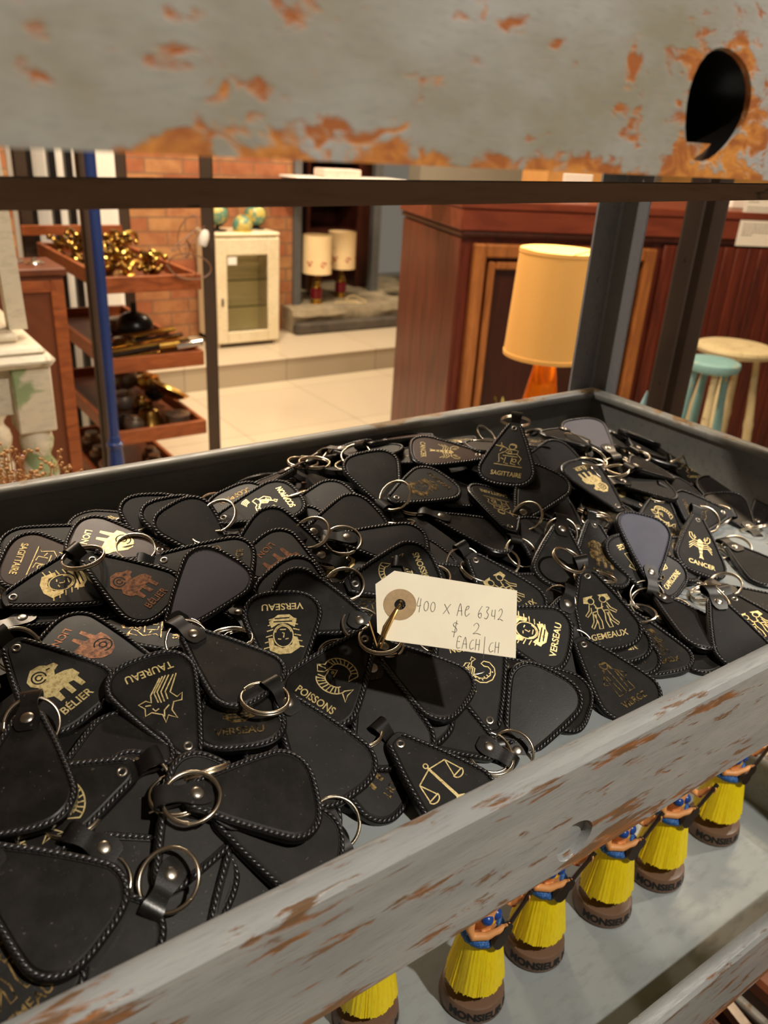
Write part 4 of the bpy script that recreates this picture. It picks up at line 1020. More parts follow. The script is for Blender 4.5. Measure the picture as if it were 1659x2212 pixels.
def write(s, p0, p1, hgt):                # p0,p1 pixel ends of the baseline
    a, b = [tl(q) for q in plane_pts([p0, p1], Pt, nt)]; a = Vector(a); b = Vector(b); d = (b-a); L = d.length; d.normalize(); u = Vector((-d.y, d.x))
    adv = L/max(1, len(s)); hh = hgt
    for i, ch in enumerate(s):
        if ch == ' ': continue
        for stx in ST[ch]:
            P = catmull([(x, y) for x, y in stx], 4) if len(stx) > 2 else [Vector(p) for p in stx]
            Q = [a+d*(i*adv+p.x*min(adv*1.15, hh*.9))+u*(p.y*hh) for p in P]
            wr.tube([(q.x, q.y, .00022+curl(q.x, q.y)) for q in Q], .00017, 4)
write('400 x Ac 63n2', (900,1318), (1090,1342), .0075)
write('$ 2', (975,1368), (1045,1372), .0072)
write('EACH/CH', (984,1398), (1082,1412), .0068)
wr.build('handwriting', M['ink'], tagE, local=True)
# brass pin through the hole
pp = plane_pts([(866,1304), (833,1372), (822,1398), (836,1346)], Pt, nt)
pin = MB()
pin.tube([pp[0]+nt*.004, pp[0]-nt*.001, pp[0]+nt*.0025+(pp[1]-pp[0])*.25, pp[1]+nt*.002, pp[2]-nt*.002], .00075, 7)
q = plane_pts([(797,1340), (815,1396), (835,1352), (864,1310)], Pt, nt)
pin.tube([q[0]-nt*.002, q[1]-nt*.001, q[2]+nt*.0022, q[3]+nt*.0026], .0007, 7)
po = pin.build('safety_pin', M['brass_pin'])
tag(po, 'brass wire pin through the eyelet of the price tag', 'pin')

# ================================================================== HULA DOLLS
DZ = uz(-2.547)+.0106
def doll():
    root = empty('hula_dancer_doll', (0, 0, 0))
    mb = MB(); mb.lathe([(r*mm, z*mm) for r, z in ((27.5, 0), (28.5, 1.2), (29, 3), (27.5, 15), (26.5, 16.6), (24.5, 17.2), (.1, 17.4))], 64)
    base = mb.build('pedestal', M['doll_base'], root, local=True)
    vs, fs = text_mesh('MONSIEUR M', 10.6*mm, .0005)
    mb = MB(); out = []
    for x, y, _ in vs:
        zc = y+8.6*mm; r = (29-1.5*(zc/mm-3)/12)*mm+.25*mm; a = -math.pi/2-.42+x/r
        out.append((r*math.cos(a), r*math.sin(a), zc))
    mb.add(out, fs); mb.build('pedestal_lettering', M['doll_text'], base, local=True)
    # body: one remeshed surface
    b = MB(); T = lambda P, R: b.tube([Vector(p)*mm for p in P], [r*mm for r in R], 12)
    for s in (-1, 1):
        T([(s*6, -7-(s > 0)*-4, 19), (s*6, -1, 20), (s*6.2, 3, 22), (s*6, 3, 30), (s*6.4, 1, 46), (s*6.6, 1, 62), (s*6, 1, 78)], [2.4, 2.9, 3.0, 2.9, 4.6, 5.6, 8.2])
        for k in range(4): T([(s*6+(k-1.5)*1.5, -7, 18.7), (s*6+(k-1.5)*1.7, -11.5+abs(k-1)*.6, 18.4)], [1.1, .9])
    T([(0, 1, 72), (0, 1, 80), (0, 0, 92), (0, 0, 104), (0, 1, 112), (0, 1, 118), (0, 0, 124)], [10, 15, 11.2, 11.6, 11.5, 6, 3.4])
    b.ball((-5*mm, -8*mm, 106*mm), 5*mm); b.ball((5*mm, -8*mm, 106*mm), 5*mm)
    b.ball((0, -1*mm, 134*mm), 10*mm, sc=(.85, .95, 1.12)); b.ball((0, -10.4*mm, 133*mm), 1.5*mm, sc=(.8, 1, 1.4)); b.ball((0, -9.4*mm, 128.6*mm), 1.8*mm, sc=(1.4, .6, .6))
    for s in (-1, 1): b.ball((s*8.6*mm, -.5*mm, 133*mm), 2*mm, sc=(.5, 1, 1.4))
    T([(-9, 1, 115), (-15, 0, 110), (-18, -3, 98), (-17, -6, 92), (-8, -13, 93), (1, -17, 97), (6, -18, 99)], [3.8, 4.0, 3.7, 3.7, 3.4, 2.8, 2.8])
    T([(9, 1, 115), (16, 1, 111), (23, -2, 103), (27, -6, 100), (30, -12, 108), (31, -15, 113)], [3.8, 4.0, 3.6, 3.6, 3.1, 2.7])
    for k in range(4):
        T([(6, -18+k*.2, 101-k*1.5), (10.5, -19.5, 101-k*1.7), (12.5, -18.2, 99.8-k*1.6)], [1.0, .95, .8])
        T([(31, -15, 114+(k-1.5)*1.3), (32.5, -18.5, 115+(k-1.5)*1.6), (30.5, -20.5, 114.6+(k-1.5)*1.6)], [1.0, .95, .8])
    T([(5, -18, 99.5), (7, -20.5, 103)], [1.1, .9]); T([(31, -15, 113), (28.6, -16.5, 115)], [1.1, .9])
    bo = b.build('body', M['skin'], root, local=True)
    md = bo.modifiers.new('join', 'REMESH'); md.mode = 'VOXEL'; md.voxel_size = .00062; md.use_smooth_shade = True
    sm = bo.modifiers.new('soften', 'SMOOTH'); sm.iterations = 3
    dg = bpy.context.evaluated_depsgraph_get(); dg.update()
    me = bpy.data.meshes.new_from_object(bo.evaluated_get(dg)); bo.modifiers.clear(); me.name = 'body'; bo.data = me
    # skirt
    rr_ = random.Random(5); K = 168; fold = [rr_.uniform(-1, 1) for _ in range(K)]; hem = [rr_.uniform(0, 1) for _ in range(24)]
    mb = MB(); rows = 14; vs = []
    for i in range(rows+1):
        f_ = i/rows
        for k in range(K):
            a = 2*math.pi*k/K; h = hem[int(k/K*24)]*.6+hem[(int(k/K*24)+7) % 24]*.4
            zb_ = 27+5.5*h+1.1*fold[(k*3) % K]; z = zb_+(85-zb_)*f_
            r = 17.3+(26.5-17.3)*(1-f_)**.9+(.28+.42*(1-f_))*(fold[k]*.7+fold[(k*7+i//5) % K]*.35)+.5*math.sin(a*7+1)*(1-f_)
            vs.append((r*math.cos(a)*mm, r*math.sin(a)*.92*mm, z*mm))
    fs = [(i*K+k, i*K+(k+1) % K, (i+1)*K+(k+1) % K, (i+1)*K+k) for i in range(rows) for k in range(K)]
    nb_ = len(vs)
    for k in range(K): vs.append((vs[k][0]*.82, vs[k][1]*.82, vs[k][2]+6*mm))
    fs += [(k, nb_+k, nb_+(k+1) % K, (k+1) % K) for k in range(K)]; fs.append(tuple(nb_+k for k in range(K)))
    mb.add(vs, fs); mb.build('grass_skirt', M['skirt'], root, local=True, sharp=70)
    def garland(name, rx, ry, z, tilt, rt, mat, seed, drop_=0):
        g = MB(); q = random.Random(seed); P = []
        for k in range(64):
            a = 2*math.pi*k/64; P.append(Vector((rx*math.cos(a), ry*math.sin(a), z+tilt*math.sin(a)-drop_*max(0, -math.sin(a))**3))*mm)
        g.tube(P, [(rt+q.uniform(-.5, .5))*mm for _ in P], 10, closed=True); return g.build(name, mat, root, local=True, sharp=90)
    garland('waist_garland', 16.6, 14.8, 86.5, 1.5, 4.3, M['lei'], 2)
    garland('flower_garland', 8.5, 9, 113, 4, 2.4, M['lei_y'], 3, 9)
    mb = MB()
    for s in (-1, 1): mb.ball((s*5*mm, -8.4*mm, 106*mm), 5.3*mm, sc=(1, 1, .95))
    mb.build('bikini_top', M['doll_blue'], root, local=True)
    # ukulele slanting up to the doll's left hand
    A = Vector((2, -19.5, 91)); Bv = Vector((34, -18, 119)); d = (Bv-A).normalized(); nrm = Vector((0, -1, .1)).normalized(); u = d.cross(nrm).normalized(); nrm = u.cross(d)
    Mu = Matrix.Translation(A*mm) @ Matrix((u, d, u.cross(d))).transposed().to_4x4()
    prof = catmull([(0, -10), (6, -8), (7.5, -2), (5, 3.5), (5.6, 8), (4, 12), (1.6, 13.5), (-1.6, 13.5), (-4, 12), (-5.6, 8), (-5, 3.5), (-7.5, -2), (-6, -8)], 4, closed=True)
    mb = MB(); mb.prism([(p.x*mm, p.y*mm) for p in prof], -2*mm, 2*mm, Mu)
    mb.box((-1.5*mm, 12*mm, -1*mm), (1.5*mm, 36*mm, 1.2*mm), M=Mu); mb.box((-2.5*mm, 36*mm, -1*mm), (2.5*mm, 44*mm, 1*mm), M=Mu)
    uk = mb.build('ukulele', M['doll_dark'], root, local=True)
    mb = MB()
    for k in range(4): mb.tube([Mu@Vector(((k-1.5)*.6*mm, -5*mm, -2.3*mm)), Mu@Vector(((k-1.5)*.6*mm, 40*mm, -1.5*mm))], .12*mm, 4)
    mb.build('strings', M['rivet'], uk, local=True)
    mb = MB(); mb.ball((27.5*mm, -8*mm, 101*mm), 3.2*mm, 10, 6); mb.build('wrist_flower', M['doll_red'], root, local=True)
    # hair falling to the back
    mb = MB(); mb.ball((0, 1.2*mm, 136*mm), 11.2*mm, sc=(.88, .9, 1.08)); mb.tube([Vector(p)*mm for p in ((0, 6, 136), (0, 9, 124), (0, 10, 112), (0, 9, 102))], [7*mm, 8*mm, 7*mm, 4*mm], 12)
    mb.build('hair', M['doll_hair'], root, local=True)
    mb = MB(); mb.cyl((-17*mm, 12*mm, 17*mm), (-17*mm, 12*mm, 24*mm), 5*mm, 6); mb.build('clear_stud', M['clear'], root, local=True)
    return root
DOLLS = [((1545,1795), 'farthest hula doll beside the right wall of the lower tray'), ((1423,1890), 'hula doll second from the right on the lower tray'),
         ((1308,1962), 'hula doll third from the right below the dark bolt hole'), ((1160,2052), 'hula doll fourth from the right with arm hidden by the rail'),
         ((1027,2157), 'hula doll with blue bikini and yellow garland visible below the rail'), ((797,2200), 'nearest hula doll, only its skirt showing at the bottom edge')]
d0 = doll()
for i, (px, lab) in enumerate(DOLLS):
    o = d0 if i == 0 else copy_tree(d0)
    P = on_z(px[0], px[1], DZ); o.location = (P.x, P.y+.006, DZ); o.rotation_euler = (0, 0, math.radians([-4, -6, -2, -5, 4, 2][i]))
    tag(o, lab.replace('hula doll', 'yellow skirted hula doll'), 'figurine', 'hula dolls lined up on the lower tray')
#@@BACKGROUND
# ================================================================== SHOP BEHIND THE RACK
def W3(p): return Vector((p[0], p[1], p[2]))
def at(px, py, y): return on_y(px, py, y)
# ---- cream medicine cabinet on the platform
cab = empty('medicine_cabinet', (2.235, 4.80, PZ)); tag(cab, 'cream enamel medicine cabinet with a glass door on the tiled platform', 'cabinet')
cx0, cx1, cy0, cy1, ch = 2.015, 2.448, 4.645, 4.93, .668
mb = MB(); t_ = .018
mb.box((cx0, cy0+.02, PZ+.02), (cx0+t_, cy1, PZ+ch), bev=.004); mb.box((cx1-t_, cy0+.02, PZ+.02), (cx1, cy1, PZ+ch), bev=.004)
mb.box((cx0-.006, cy0+.012, PZ+ch-.004), (cx1+.006, cy1+.004, PZ+ch+.02), bev=.008); mb.box((cx0, cy0+.03, PZ+.02), (cx1, cy1, PZ+.05))
mb.box((cx0, cy1-.01, PZ+.02), (cx1, cy1, PZ+ch))
for x in (cx0, cx1-.03):
    for y in (cy0+.03, cy1-.03): mb.box((x, y, PZ), (x+.03, y+.03, PZ+.03))
mb.build('cabinet_body', M['enamel'], cab)
mb = MB(); z0, z1 = PZ+.03, PZ+ch-.012; gx0, gx1, gz0, gz1 = cx0+.075, cx1-.085, PZ+.10, PZ+.56
yF = cy0
mb.box((cx0+.006, yF, z0), (gx0, yF+.022, z1), bev=.004); mb.box((gx1, yF, z0), (cx1-.006, yF+.022, z1), bev=.004)
mb.box((gx0, yF, z0), (gx1, yF+.022, gz0), bev=.003); mb.box((gx0, yF, gz1), (gx1, yF+.022, z1), bev=.003)
dr = mb.build('door', M['enamel'], cab)
MB().box((gx0, yF+.010, gz0), (gx1, yF+.013, gz1)).build('glass_pane', M['glass'], dr)
mb = MB(); mb.box((cx0+.032, yF-.003, PZ+.26), (cx0+.048, yF, PZ+.31), bev=.002); mb.cyl((cx0+.04, yF-.012, PZ+.285), (cx0+.04, yF, PZ+.285), .005, 10); mb.build('keyhole_plate', M['tin'], dr)
MB().box((gx0+.008, yF+.004, gz1-.055), (gx0+.065, yF+.0095, gz1-.01)).build('price_sticker', M['paper'], dr)
MB().box((cx0+.02, cy1-.014, PZ+.05), (cx1-.02, cy1-.0105, PZ+ch-.01)).build('lining', M['cab_in'], cab)
for zz_ in (.245, .405): MB().box((cx0+.02, cy0+.03, PZ+zz_), (cx1-.02, cy1-.02, PZ+zz_+.006)).build('shelf', M['glass'], cab)
# ---- globes on the cabinet
def globe(px, py, y, rpx, label, base_mat, dx=0):
    top = PZ+ch+.021; c = at(px, py, y); r = rpx*c.y/1740*1.22
    e = empty('globe', (c.x, y, top)); tag(e, label, 'globe', 'desk globes on the medicine cabinet')
    MB().ball(c, r, 28, 18).build('sphere', M['globe'], e)
    mb = MB(); mb.tube([c+Vector((r*1.08*math.sin(a), 0, r*1.08*math.cos(a))) for a in [math.radians(20+k*11) for k in range(15)]], .004, 6); mb.build('meridian_arm', base_mat, e)
    mb = MB(); mb.lathe([(.058, 0), (.056, .006), (.016, .012), (.008, .03), (.006, max(.032, c.z-r*1.06-top))], 24, Matrix.Translation((c.x, y, top))); mb.build('foot', base_mat, e)
M['yellow_plastic'] = simple('yellow_plastic', srgb(214, 176, 40), .4)
globe(468, 461, 4.76, 20, 'green globe with a black arm leftmost on the cream cabinet', M['black_metal'])
globe(523, 487, 4.72, 18, 'small blue green globe on a yellow foot at the cabinet front', M['yellow_plastic'])
globe(551, 463, 4.84, 20, 'pale green globe rightmost on the cream cabinet', M['black_metal'])
# ---- pair of lamps on the ledge
def ledge_lamp(px, pyb, label, k=1.0):
    P = on_z(px, pyb, LEDGE); e = empty('table_lamp', P); tag(e, label, 'table lamp', 'matching lamps with cream shades on the ledge')
    Mx = Matrix.Translation(P) @ Matrix.Scale(k, 4)
    MB().lathe([(.045, 0), (.045, .008), (.036, .014), (.034, .03), (.036, .034)], 24, Mx).build('foot', M['brass_bright'], e)
    MB().lathe([(.036, .034), (.042, .04), (.042, .10), (.036, .106)], 24, Mx).build('ruby_body', M['red_glass'], e)
    MB().lathe([(.036, .106), (.040, .11), (.03, .122), (.034, .13), (.024, .142), (.027, .15), (.016, .165), (.011, .185), (.008, .235)], 24, Mx).build('brass_stem', M['brass_bright'], e)
    mb = MB(); mb.lathe([(.102, .208), (.102, .212), (.101, .46), (.099, .46), (.0995, .212), (.0995, .208)], 40, Mx)
    sh = mb.build('lamp_shade', M['shade_cream'], e)
    mb = MB(); rd = random.Random(2)
    for az_ in (-150, -95, -40, 30):
        for q in range(7):
            a = math.radians(az_+rd.uniform(-9, 9)); z = .275+rd.uniform(-.018, .018); r = .1026; rr2 = rd.uniform(.005, .009)
            c = Vector((r*math.cos(a), r*math.sin(a), z)); tx = Vector((-math.sin(a), math.cos(a), 0)); n_ = Vector((math.cos(a), math.sin(a), 0))
            vs = [Mx@(c+tx*rr2*math.cos(b)+Vector((0, 0, rr2*math.sin(b)))+n_*(.0002*q)) for b in [k2*math.pi/4 for k2 in range(8)]]
            mb.add(vs, [tuple(range(8))])
    mb.build('red_flower_print', M['red_print'], sh)
ledge_lamp(683, 655, 'left of the two lamps with ruby bodies, cream shade overlapping its twin')
ledge_lamp(735, 641, 'right of the two lamps with ruby bodies, partly behind its twin')
P = on_z(745, 652, LEDGE)
mb = MB(); mb.tube(catmull([(P.x-.1, P.y-.02, LEDGE+.004), (P.x-.02, P.y-.03, LEDGE+.005), (P.x+.08, P.y-.09, LEDGE+.004), (P.x+.14, P.y-.06, LEDGE+.005), (P.x+.1, P.y+.05, LEDGE+.03), (P.x+.02, P.y+.02, LEDGE+.01), (P.x+.1, P.y-.02, LEDGE+.005)], 6), .0035, 6)
tag(mb.build('lamp_cable', M['wire_pale']), 'pale lamp cable looped on the concrete ledge', 'cable')
# ---- steel frames and boards in the alcove
mb = MB()
for px0, px1, y in ((636, 652, 4.99), (806, 822, 5.30)):
    a = at(px0, 500, y); b = at(px1, 500, y); mb = MB(); zt = PZ if y < 5 else LEDGE
    mb.box((a.x, y, LEDGE-.001 if y > 5 else PZ), (b.x, y+.05, 2.98), bev=.002)
    tag(mb.build('steel_frame_post', M['steel_frame']), 'grey steel upright '+('beside the brick wall' if y < 5 else 'in front of the grey plaster'), 'post')
a = at(655, 500, 5.55); b = at(800, 500, 5.55)
def shelf_stack():
    e = empty('dark_shelf_unit', ((a.x+b.x)/2, 5.65, LEDGE)); tag(e, 'dark wooden shelf unit in the recess behind the ruby lamps', 'shelf unit')
    mb = MB(); mb.box((a.x, 5.5, LEDGE), (a.x+.03, 5.85, 1.55)); mb.box((b.x-.16, 5.5, LEDGE), (b.x, 5.85, 1.55)); mb.box((a.x, 5.83, LEDGE), (b.x, 5.85, 1.55)); mb.build('side_panel', M['bar_dark'], e)
    for z in (.72, .98, 1.22): MB().box((a.x+.03, 5.5, z), (b.x-.16, 5.83, z+.025)).build('shelf', M['bar_dark'], e)
shelf_stack()
P1 = at(672, 640, 5.3); mb = MB(); mb.lathe([(.05, 0), (.062, .16), (.058, .16), (.048, .01)], 24, Matrix.Translation((P1.x+.02, 5.3, LEDGE)))
tag(mb.build('copper_beaker', M['copper']), 'copper coloured beaker behind the left ruby lamp', 'beaker')
P1 = at(858, 578, 5.15); mb = MB(); mb.lathe([(.03, 0), (.10, .01), (.13, .03), (.125, .032), (.09, .014), (.02, .006)], 28, Matrix.Translation((P1.x+.02, 5.12, LEDGE)))
tag(mb.build('glass_dish', M['glass']), 'shallow glass dish on the ledge beside the wooden bar', 'dish')
# stone block edge under the ledge front
mb = MB(); mb.box((2.66, 4.80, PZ), (3.9, 4.872, PZ+.075), bev=.012)
tag(mb.build('stone_kerb', M['concrete_dark']), 'dark rough stone kerb below the concrete ledge', 'kerb')
# ---- mahogany bar, turned away from the wall
C2 = Vector((2.764, 3.285, 0))*.73
ef = Vector((math.cos(math.radians(-19.5)), math.sin(math.radians(-19.5)), 0)); eb = Vector((-ef.y, ef.x, 0))
bar = empty('wooden_bar', (C2.x, C2.y, 0), math.radians(-19.5)); tag(bar, 'large panelled mahogany bar counter standing across the right background', 'bar counter')
BM = Matrix((ef, eb, Vector((0, 0, 1)))).transposed().to_4x4(); BM.translation = C2
BH = H-.185; BL = 3.6; BD = .80; ZF = H-.292
def bbox(mb, lo, hi, **k): return mb.box(lo, hi, M=BM, **k)
def bx_at(px, py, off=0.0):               # bar-local coordinates of a pixel on the front plane
    d = ray(px, py); n_ = -eb; t_ = ((C2+eb*off)-CAM).dot(n_)/d.dot(n_); p = CAM+d*t_; q = BM.inverted()@p; return q
mb = MB(); bbox(mb, (.012, .014, .0), (BL, BD, ZF)); mb.build('carcass', M['bar_wood'], bar, sharp=30)
mb = MB(); bbox(mb, (-.012, -.004, ZF), (BL+.01, BD+.01, BH-.03), bev=.004); mb.build('fascia_board', M['bar_band'], bar)
mb = MB(); bbox(mb, (-.016, -.010, BH-.03), (BL+.02, BD+.02, BH), bev=.004); mb.build('counter_top', M['bar_band'], bar)
mb = MB(); bbox(mb, (0, -.002, ZF-.022), (BL, .016, ZF-.004), bev=.004); bbox(mb, (-.006, 0, ZF-.022), (.014, BD, ZF-.004), bev=.004); mb.build('moulding_strip', M['bar_dark'], bar)
xa = bx_at(1024, 530).x; xb_ = bx_at(1412, 560).x; zt_ = bx_at(1035, 526).z
def frame(x0, x1, z0, z1, wd, y0, y1, name, mat):
    mb = MB()
    for lo, hi in (((x0, y0, z0), (x0+wd, y1, z1)), ((x1-wd, y0, z0), (x1, y1, z1)), ((x0+wd, y0, z1-wd), (x1-wd, y1, z1)), ((x0+wd, y0, z0), (x1-wd, y1, z0+wd))): bbox(mb, lo, hi, bev=.006)
    return mb.build(name, mat, bar, sharp=30)
x0 = xa; pw = xb_-xa
frame(x0, x0+pw, .12, zt_, .048, -.022, .016, 'outer_panel_moulding', M['bar_mould'])
frame(x0+.062, x0+pw-.062, .18, zt_-.062, .030, -.012, .016, 'inner_panel_moulding', M['bar_mould'])
mb = MB(); bbox(mb, (x0+.092, .008, .21), (x0+pw-.092, .016, zt_-.092)); mb.build('sunk_panel', M['bar_dark'], bar)
x1 = x0+pw+.04; k = 0
while x1+.055 < BL:                       # beadboard to the right of the panel
    mb = MB(); bbox(mb, (x1, -.002, .10), (x1+.052, .015, ZF-.03), bev=.004); mb.build('vertical_board', M['bar_wood'], bar); x1 += .056; k += 1
mb = MB(); bbox(mb, (0, -.012, 0), (BL, .014, .10), bev=.004); mb.build('plinth', M['bar_dark'], bar)
mb = MB()
for k in range(6): bbox(mb, (-.002, .016+k*.1275, .0), (.013, .143+k*.1275, ZF-.03), bev=.0015)
mb.build('end_panelling', M['bar_wood'], bar)
# paper notice on the bar front
pc = [bx_at(*p) for p in ((1583, 530), (1600, 405))]
x0n, z0n, z1n = pc[0].x+.005, pc[0].z, pc[1].z
nt_ = BM@Vector((x0n, -.006, z0n)); pe = empty('paper_notice', nt_, math.radians(-19.5)); tag(pe, 'white printed paper notice fixed to the bar front at the right', 'notice')
mb = MB(); bbox(mb, (x0n, -.0065, z0n), (x0n+.21, -.0055, z1n)); mb.build('sheet', M['paper'], pe)
mb = MB(); rd = random.Random(4)
zz2 = z1n-.02; rows = 0
while zz2 > z0n+.02:
    if rows % 6 != 4:
        x = x0n+.018; xe = x0n+.018+ (.05 if rows % 6 == 3 else rd.uniform(.14, .175))
        while x < xe:
            l_ = rd.uniform(.006, .018); bbox(mb, (x, -.0071, zz2), (min(x+l_, xe), -.0067, zz2+.0035)); x += l_+.0035
    zz2 -= .0105; rows += 1
mb.build('printed_lines', M['print'], pe)
# things standing on the bar, seen through the slit under the top tray
def on_bar(name, cat, label, px, off, w_, d, h_, mat):
    q = bx_at(px, 380, off); mb = MB(); bbox(mb, (q.x-w_/2, off, BH), (q.x+w_/2, off+d, BH+h_), bev=.003); tag(mb.build(name, mat), label, cat)
on_bar('orange_crate', 'crate', 'orange wooden crate on the bar seen through the slit', 1265, .3, .34, .25, .16, M['wall_warm'])
on_bar('white_card', 'card', 'white card standing before the orange crate on the bar', 1250, .24, .13, .004, .10, M['paper'])
on_bar('white_paper_stack', 'paper', 'white paper sheets lying at the left end of the bar top', 1040, .15, .5, .22, .016, M['paper'])
on_bar('white_box', 'box', 'white box on the bar by the right frame edge', 1640, .2, .2, .15, .09, M['paper'])
# white shelf board far behind, level with the slit
sa = at(640, 382, 4.75); sb = at(872, 385, 4.75)
e = empty('wall_shelf', ((sa.x+sb.x)/2, 4.88, sa.z-.02)); tag(e, 'thin white wall shelf seen through the slit below the top tray', 'shelf')
MB().box((sa.x, 4.74, sa.z-.014), (sb.x+.02, 4.98, sa.z), bev=.002).build('board', M['paper'], e)
MB().box((sa.x+.02, 4.9, sa.z-.12), (sa.x+.04, 4.98, sa.z-.014)).build('bracket', M['steel_frame'], e)
mb = MB(); mb.box((sa.x+.22, 4.78, sa.z+.0005), (sa.x+.50, 4.92, sa.z+.05), bev=.006); tag(mb.build('pink_box', simple('pale_pink_card', srgb(232, 206, 192), .7)), 'pale pink box on the thin white wall shelf', 'box')
# ---- orange lamp in front of the bar
LD = 1.95
dl = ray(1199, 640); LPc = CAM+dl*(LD/math.hypot(dl.x, dl.y)); lx, ly = LPc.x, LPc.y
def zpx(px, py):
    d = ray(px, py); return H+d.z*(LD/math.hypot(d.x, d.y))
zs0, zs1, zb_ = zpx(1175, 767), zpx(1195, 538), zpx(1172, 960)
LT = zb_-.05                              # the little table it stands on
e = empty('shaded_lamp', (lx, ly, LT)); tag(e, 'large lamp with orange drum shade and amber glass base in front of the bar', 'table lamp')
Mx = Matrix.Translation((lx, ly, 0)); Rb = 90*LD/1740*1.02; Rt = 82*LD/1740*1.02
mb = MB(); n_ = 8; rows = [(Rb-(Rb-Rt)*i/n_, zs0+(zs1-zs0)*i/n_) for i in range(n_+1)]
mb.lathe([(Rb+.0012, zs0-.001), (Rb+.0016, zs0+.008), (Rb, zs0+.009)]+rows[1:-1]+[(Rt, zs1-.009), (Rt+.0016, zs1-.008), (Rt+.0012, zs1)], 64, Mx)
mb.f = [f for f in mb.f if len(f) == 4]; mb.m = [0]*len(mb.f)
sh = mb.build('lamp_shade', M['shade'], e)
mb = MB(); mb.lathe([(r-.0015, z) for r, z in rows], 64, Mx); mb.f = [f for f in mb.f if len(f) == 4]; mb.m = [0]*len(mb.f); mb.build('shade_lining', M['shade_in'], sh)
mb = MB(); mb.lathe([(.05, LT), (.075, LT+.01), (.082, LT+.04), (.07, LT+.09), (.045, LT+.15), (.026, zs0-.02), (.02, zs0+.005)], 32, Mx); mb.build('amber_glass_base', M['amber'], e)
mb = MB(); mb.lathe([(.016, zs0+.004), (.018, zs0+.01), (.014, zs0+.03), (.008, zs0+.06)], 20, Mx)
for a in range(3): mb.tube([(lx, ly, zs1-.02), (lx+(Rt-.002)*math.cos(a*2.1), ly+(Rt-.002)*math.sin(a*2.1), zs1-.006)], .0015, 6)
mb.cyl((lx, ly, zs0+.06), (lx, ly, zs1-.018), .002, 6); mb.build('fitting', M['brass_bright'], e)
MB().ball((lx, ly, zs0+.09), .028, 16, 12).build('bulb', M['shade_in'], e)
pl = bpy.data.lights.new('added_shade_light', 'POINT'); pl.energy = 1.2; pl.color = (1, .78, .45); pl.shadow_soft_size = .03  # added light: brightens the lining of a lamp that is not lit
po_ = bpy.data.objects.new('added_shade_light', pl); COL.objects.link(po_); po_.location = (lx, ly, zs0+.16)
# small green leafy thing and a pale blue leaf
def leaves(name, label, cat, base, specs, mat):
    mb = MB()
    for (dx, dy, dz, wd) in specs:
        P0 = Vector(base); T_ = P0+Vector((dx, dy, dz)); d = (T_-P0); s = d.cross(Vector((0, 0, 1))).normalized()*wd
        if s.length < 1e-6: s = Vector((wd, 0, 0))
        nn = d.cross(s).normalized()*wd*.25; vs = []; K = 7
        for i in range(K+1):
            f_ = i/K; c = P0+d*f_+Vector((0, 0, -.25*d.length*f_*f_*(1 if abs(dx)+abs(dy) > dz else .2))); ww = math.sin(math.pi*min(.98, f_*.85+.12))
            vs += [c-s*ww, c+nn, c+s*ww, c-nn*.6]
        fs = [(4*i+a, 4*i+(a+1) % 4, 4*i+4+(a+1) % 4, 4*i+4+a) for i in range(K) for a in range(4)]+[(3, 2, 1, 0), (4*K, 4*K+1, 4*K+2, 4*K+3)]
        mb.add(vs, fs)
    return tag(mb.build(name, mat), label, cat)
q = on_z(1085, 905, LT); TR = math.hypot(q.x-lx, q.y-ly)+.05; print('table r', TR)
leaves('leafy_sprig', 'yellow green leafy sprig beside the amber lamp base', 'plant', (q.x, q.y, LT), [(-.03, .01, .07, .010), (.03, .0, .055, .010), (.05, -.03, .035, .010), (0, -.02, .05, .008), (.02, .03, .06, .008)], M['leaf'])
tb = empty('side_table', (lx, ly, 0)); tag(tb, 'small dark round table carrying the orange lamp', 'table')
MB().lathe([(TR-.01, LT-.024), (TR, LT-.018), (TR, LT-.006), (TR-.01, LT-.0005)], 40, Mx).build('tabletop', M['bar_dark'], tb)
for k in range(3):
    a = k*2.094+.5; MB().tube([(lx+.15*math.cos(a), ly+.15*math.sin(a), 0), (lx+.10*math.cos(a), ly+.10*math.sin(a), LT-.02)], [.012, .016], 10).build('leg', M['bar_dark'], tb)
d_b = ray(1398, 845); tp = CAM+d_b*1.45
tag(MB().lathe([(.05, 0), (.055, .01), (.055, .03), (.045, .05), (.03, tp.z-.16), (.022, tp.z-.08), (.001, tp.z+.0)], 24, Matrix.Translation((tp.x, tp.y, 0))).build('garden_cone', M['leaf_blue']), 'tall pale blue cone whose tip rises behind the tray corner', 'ornament')
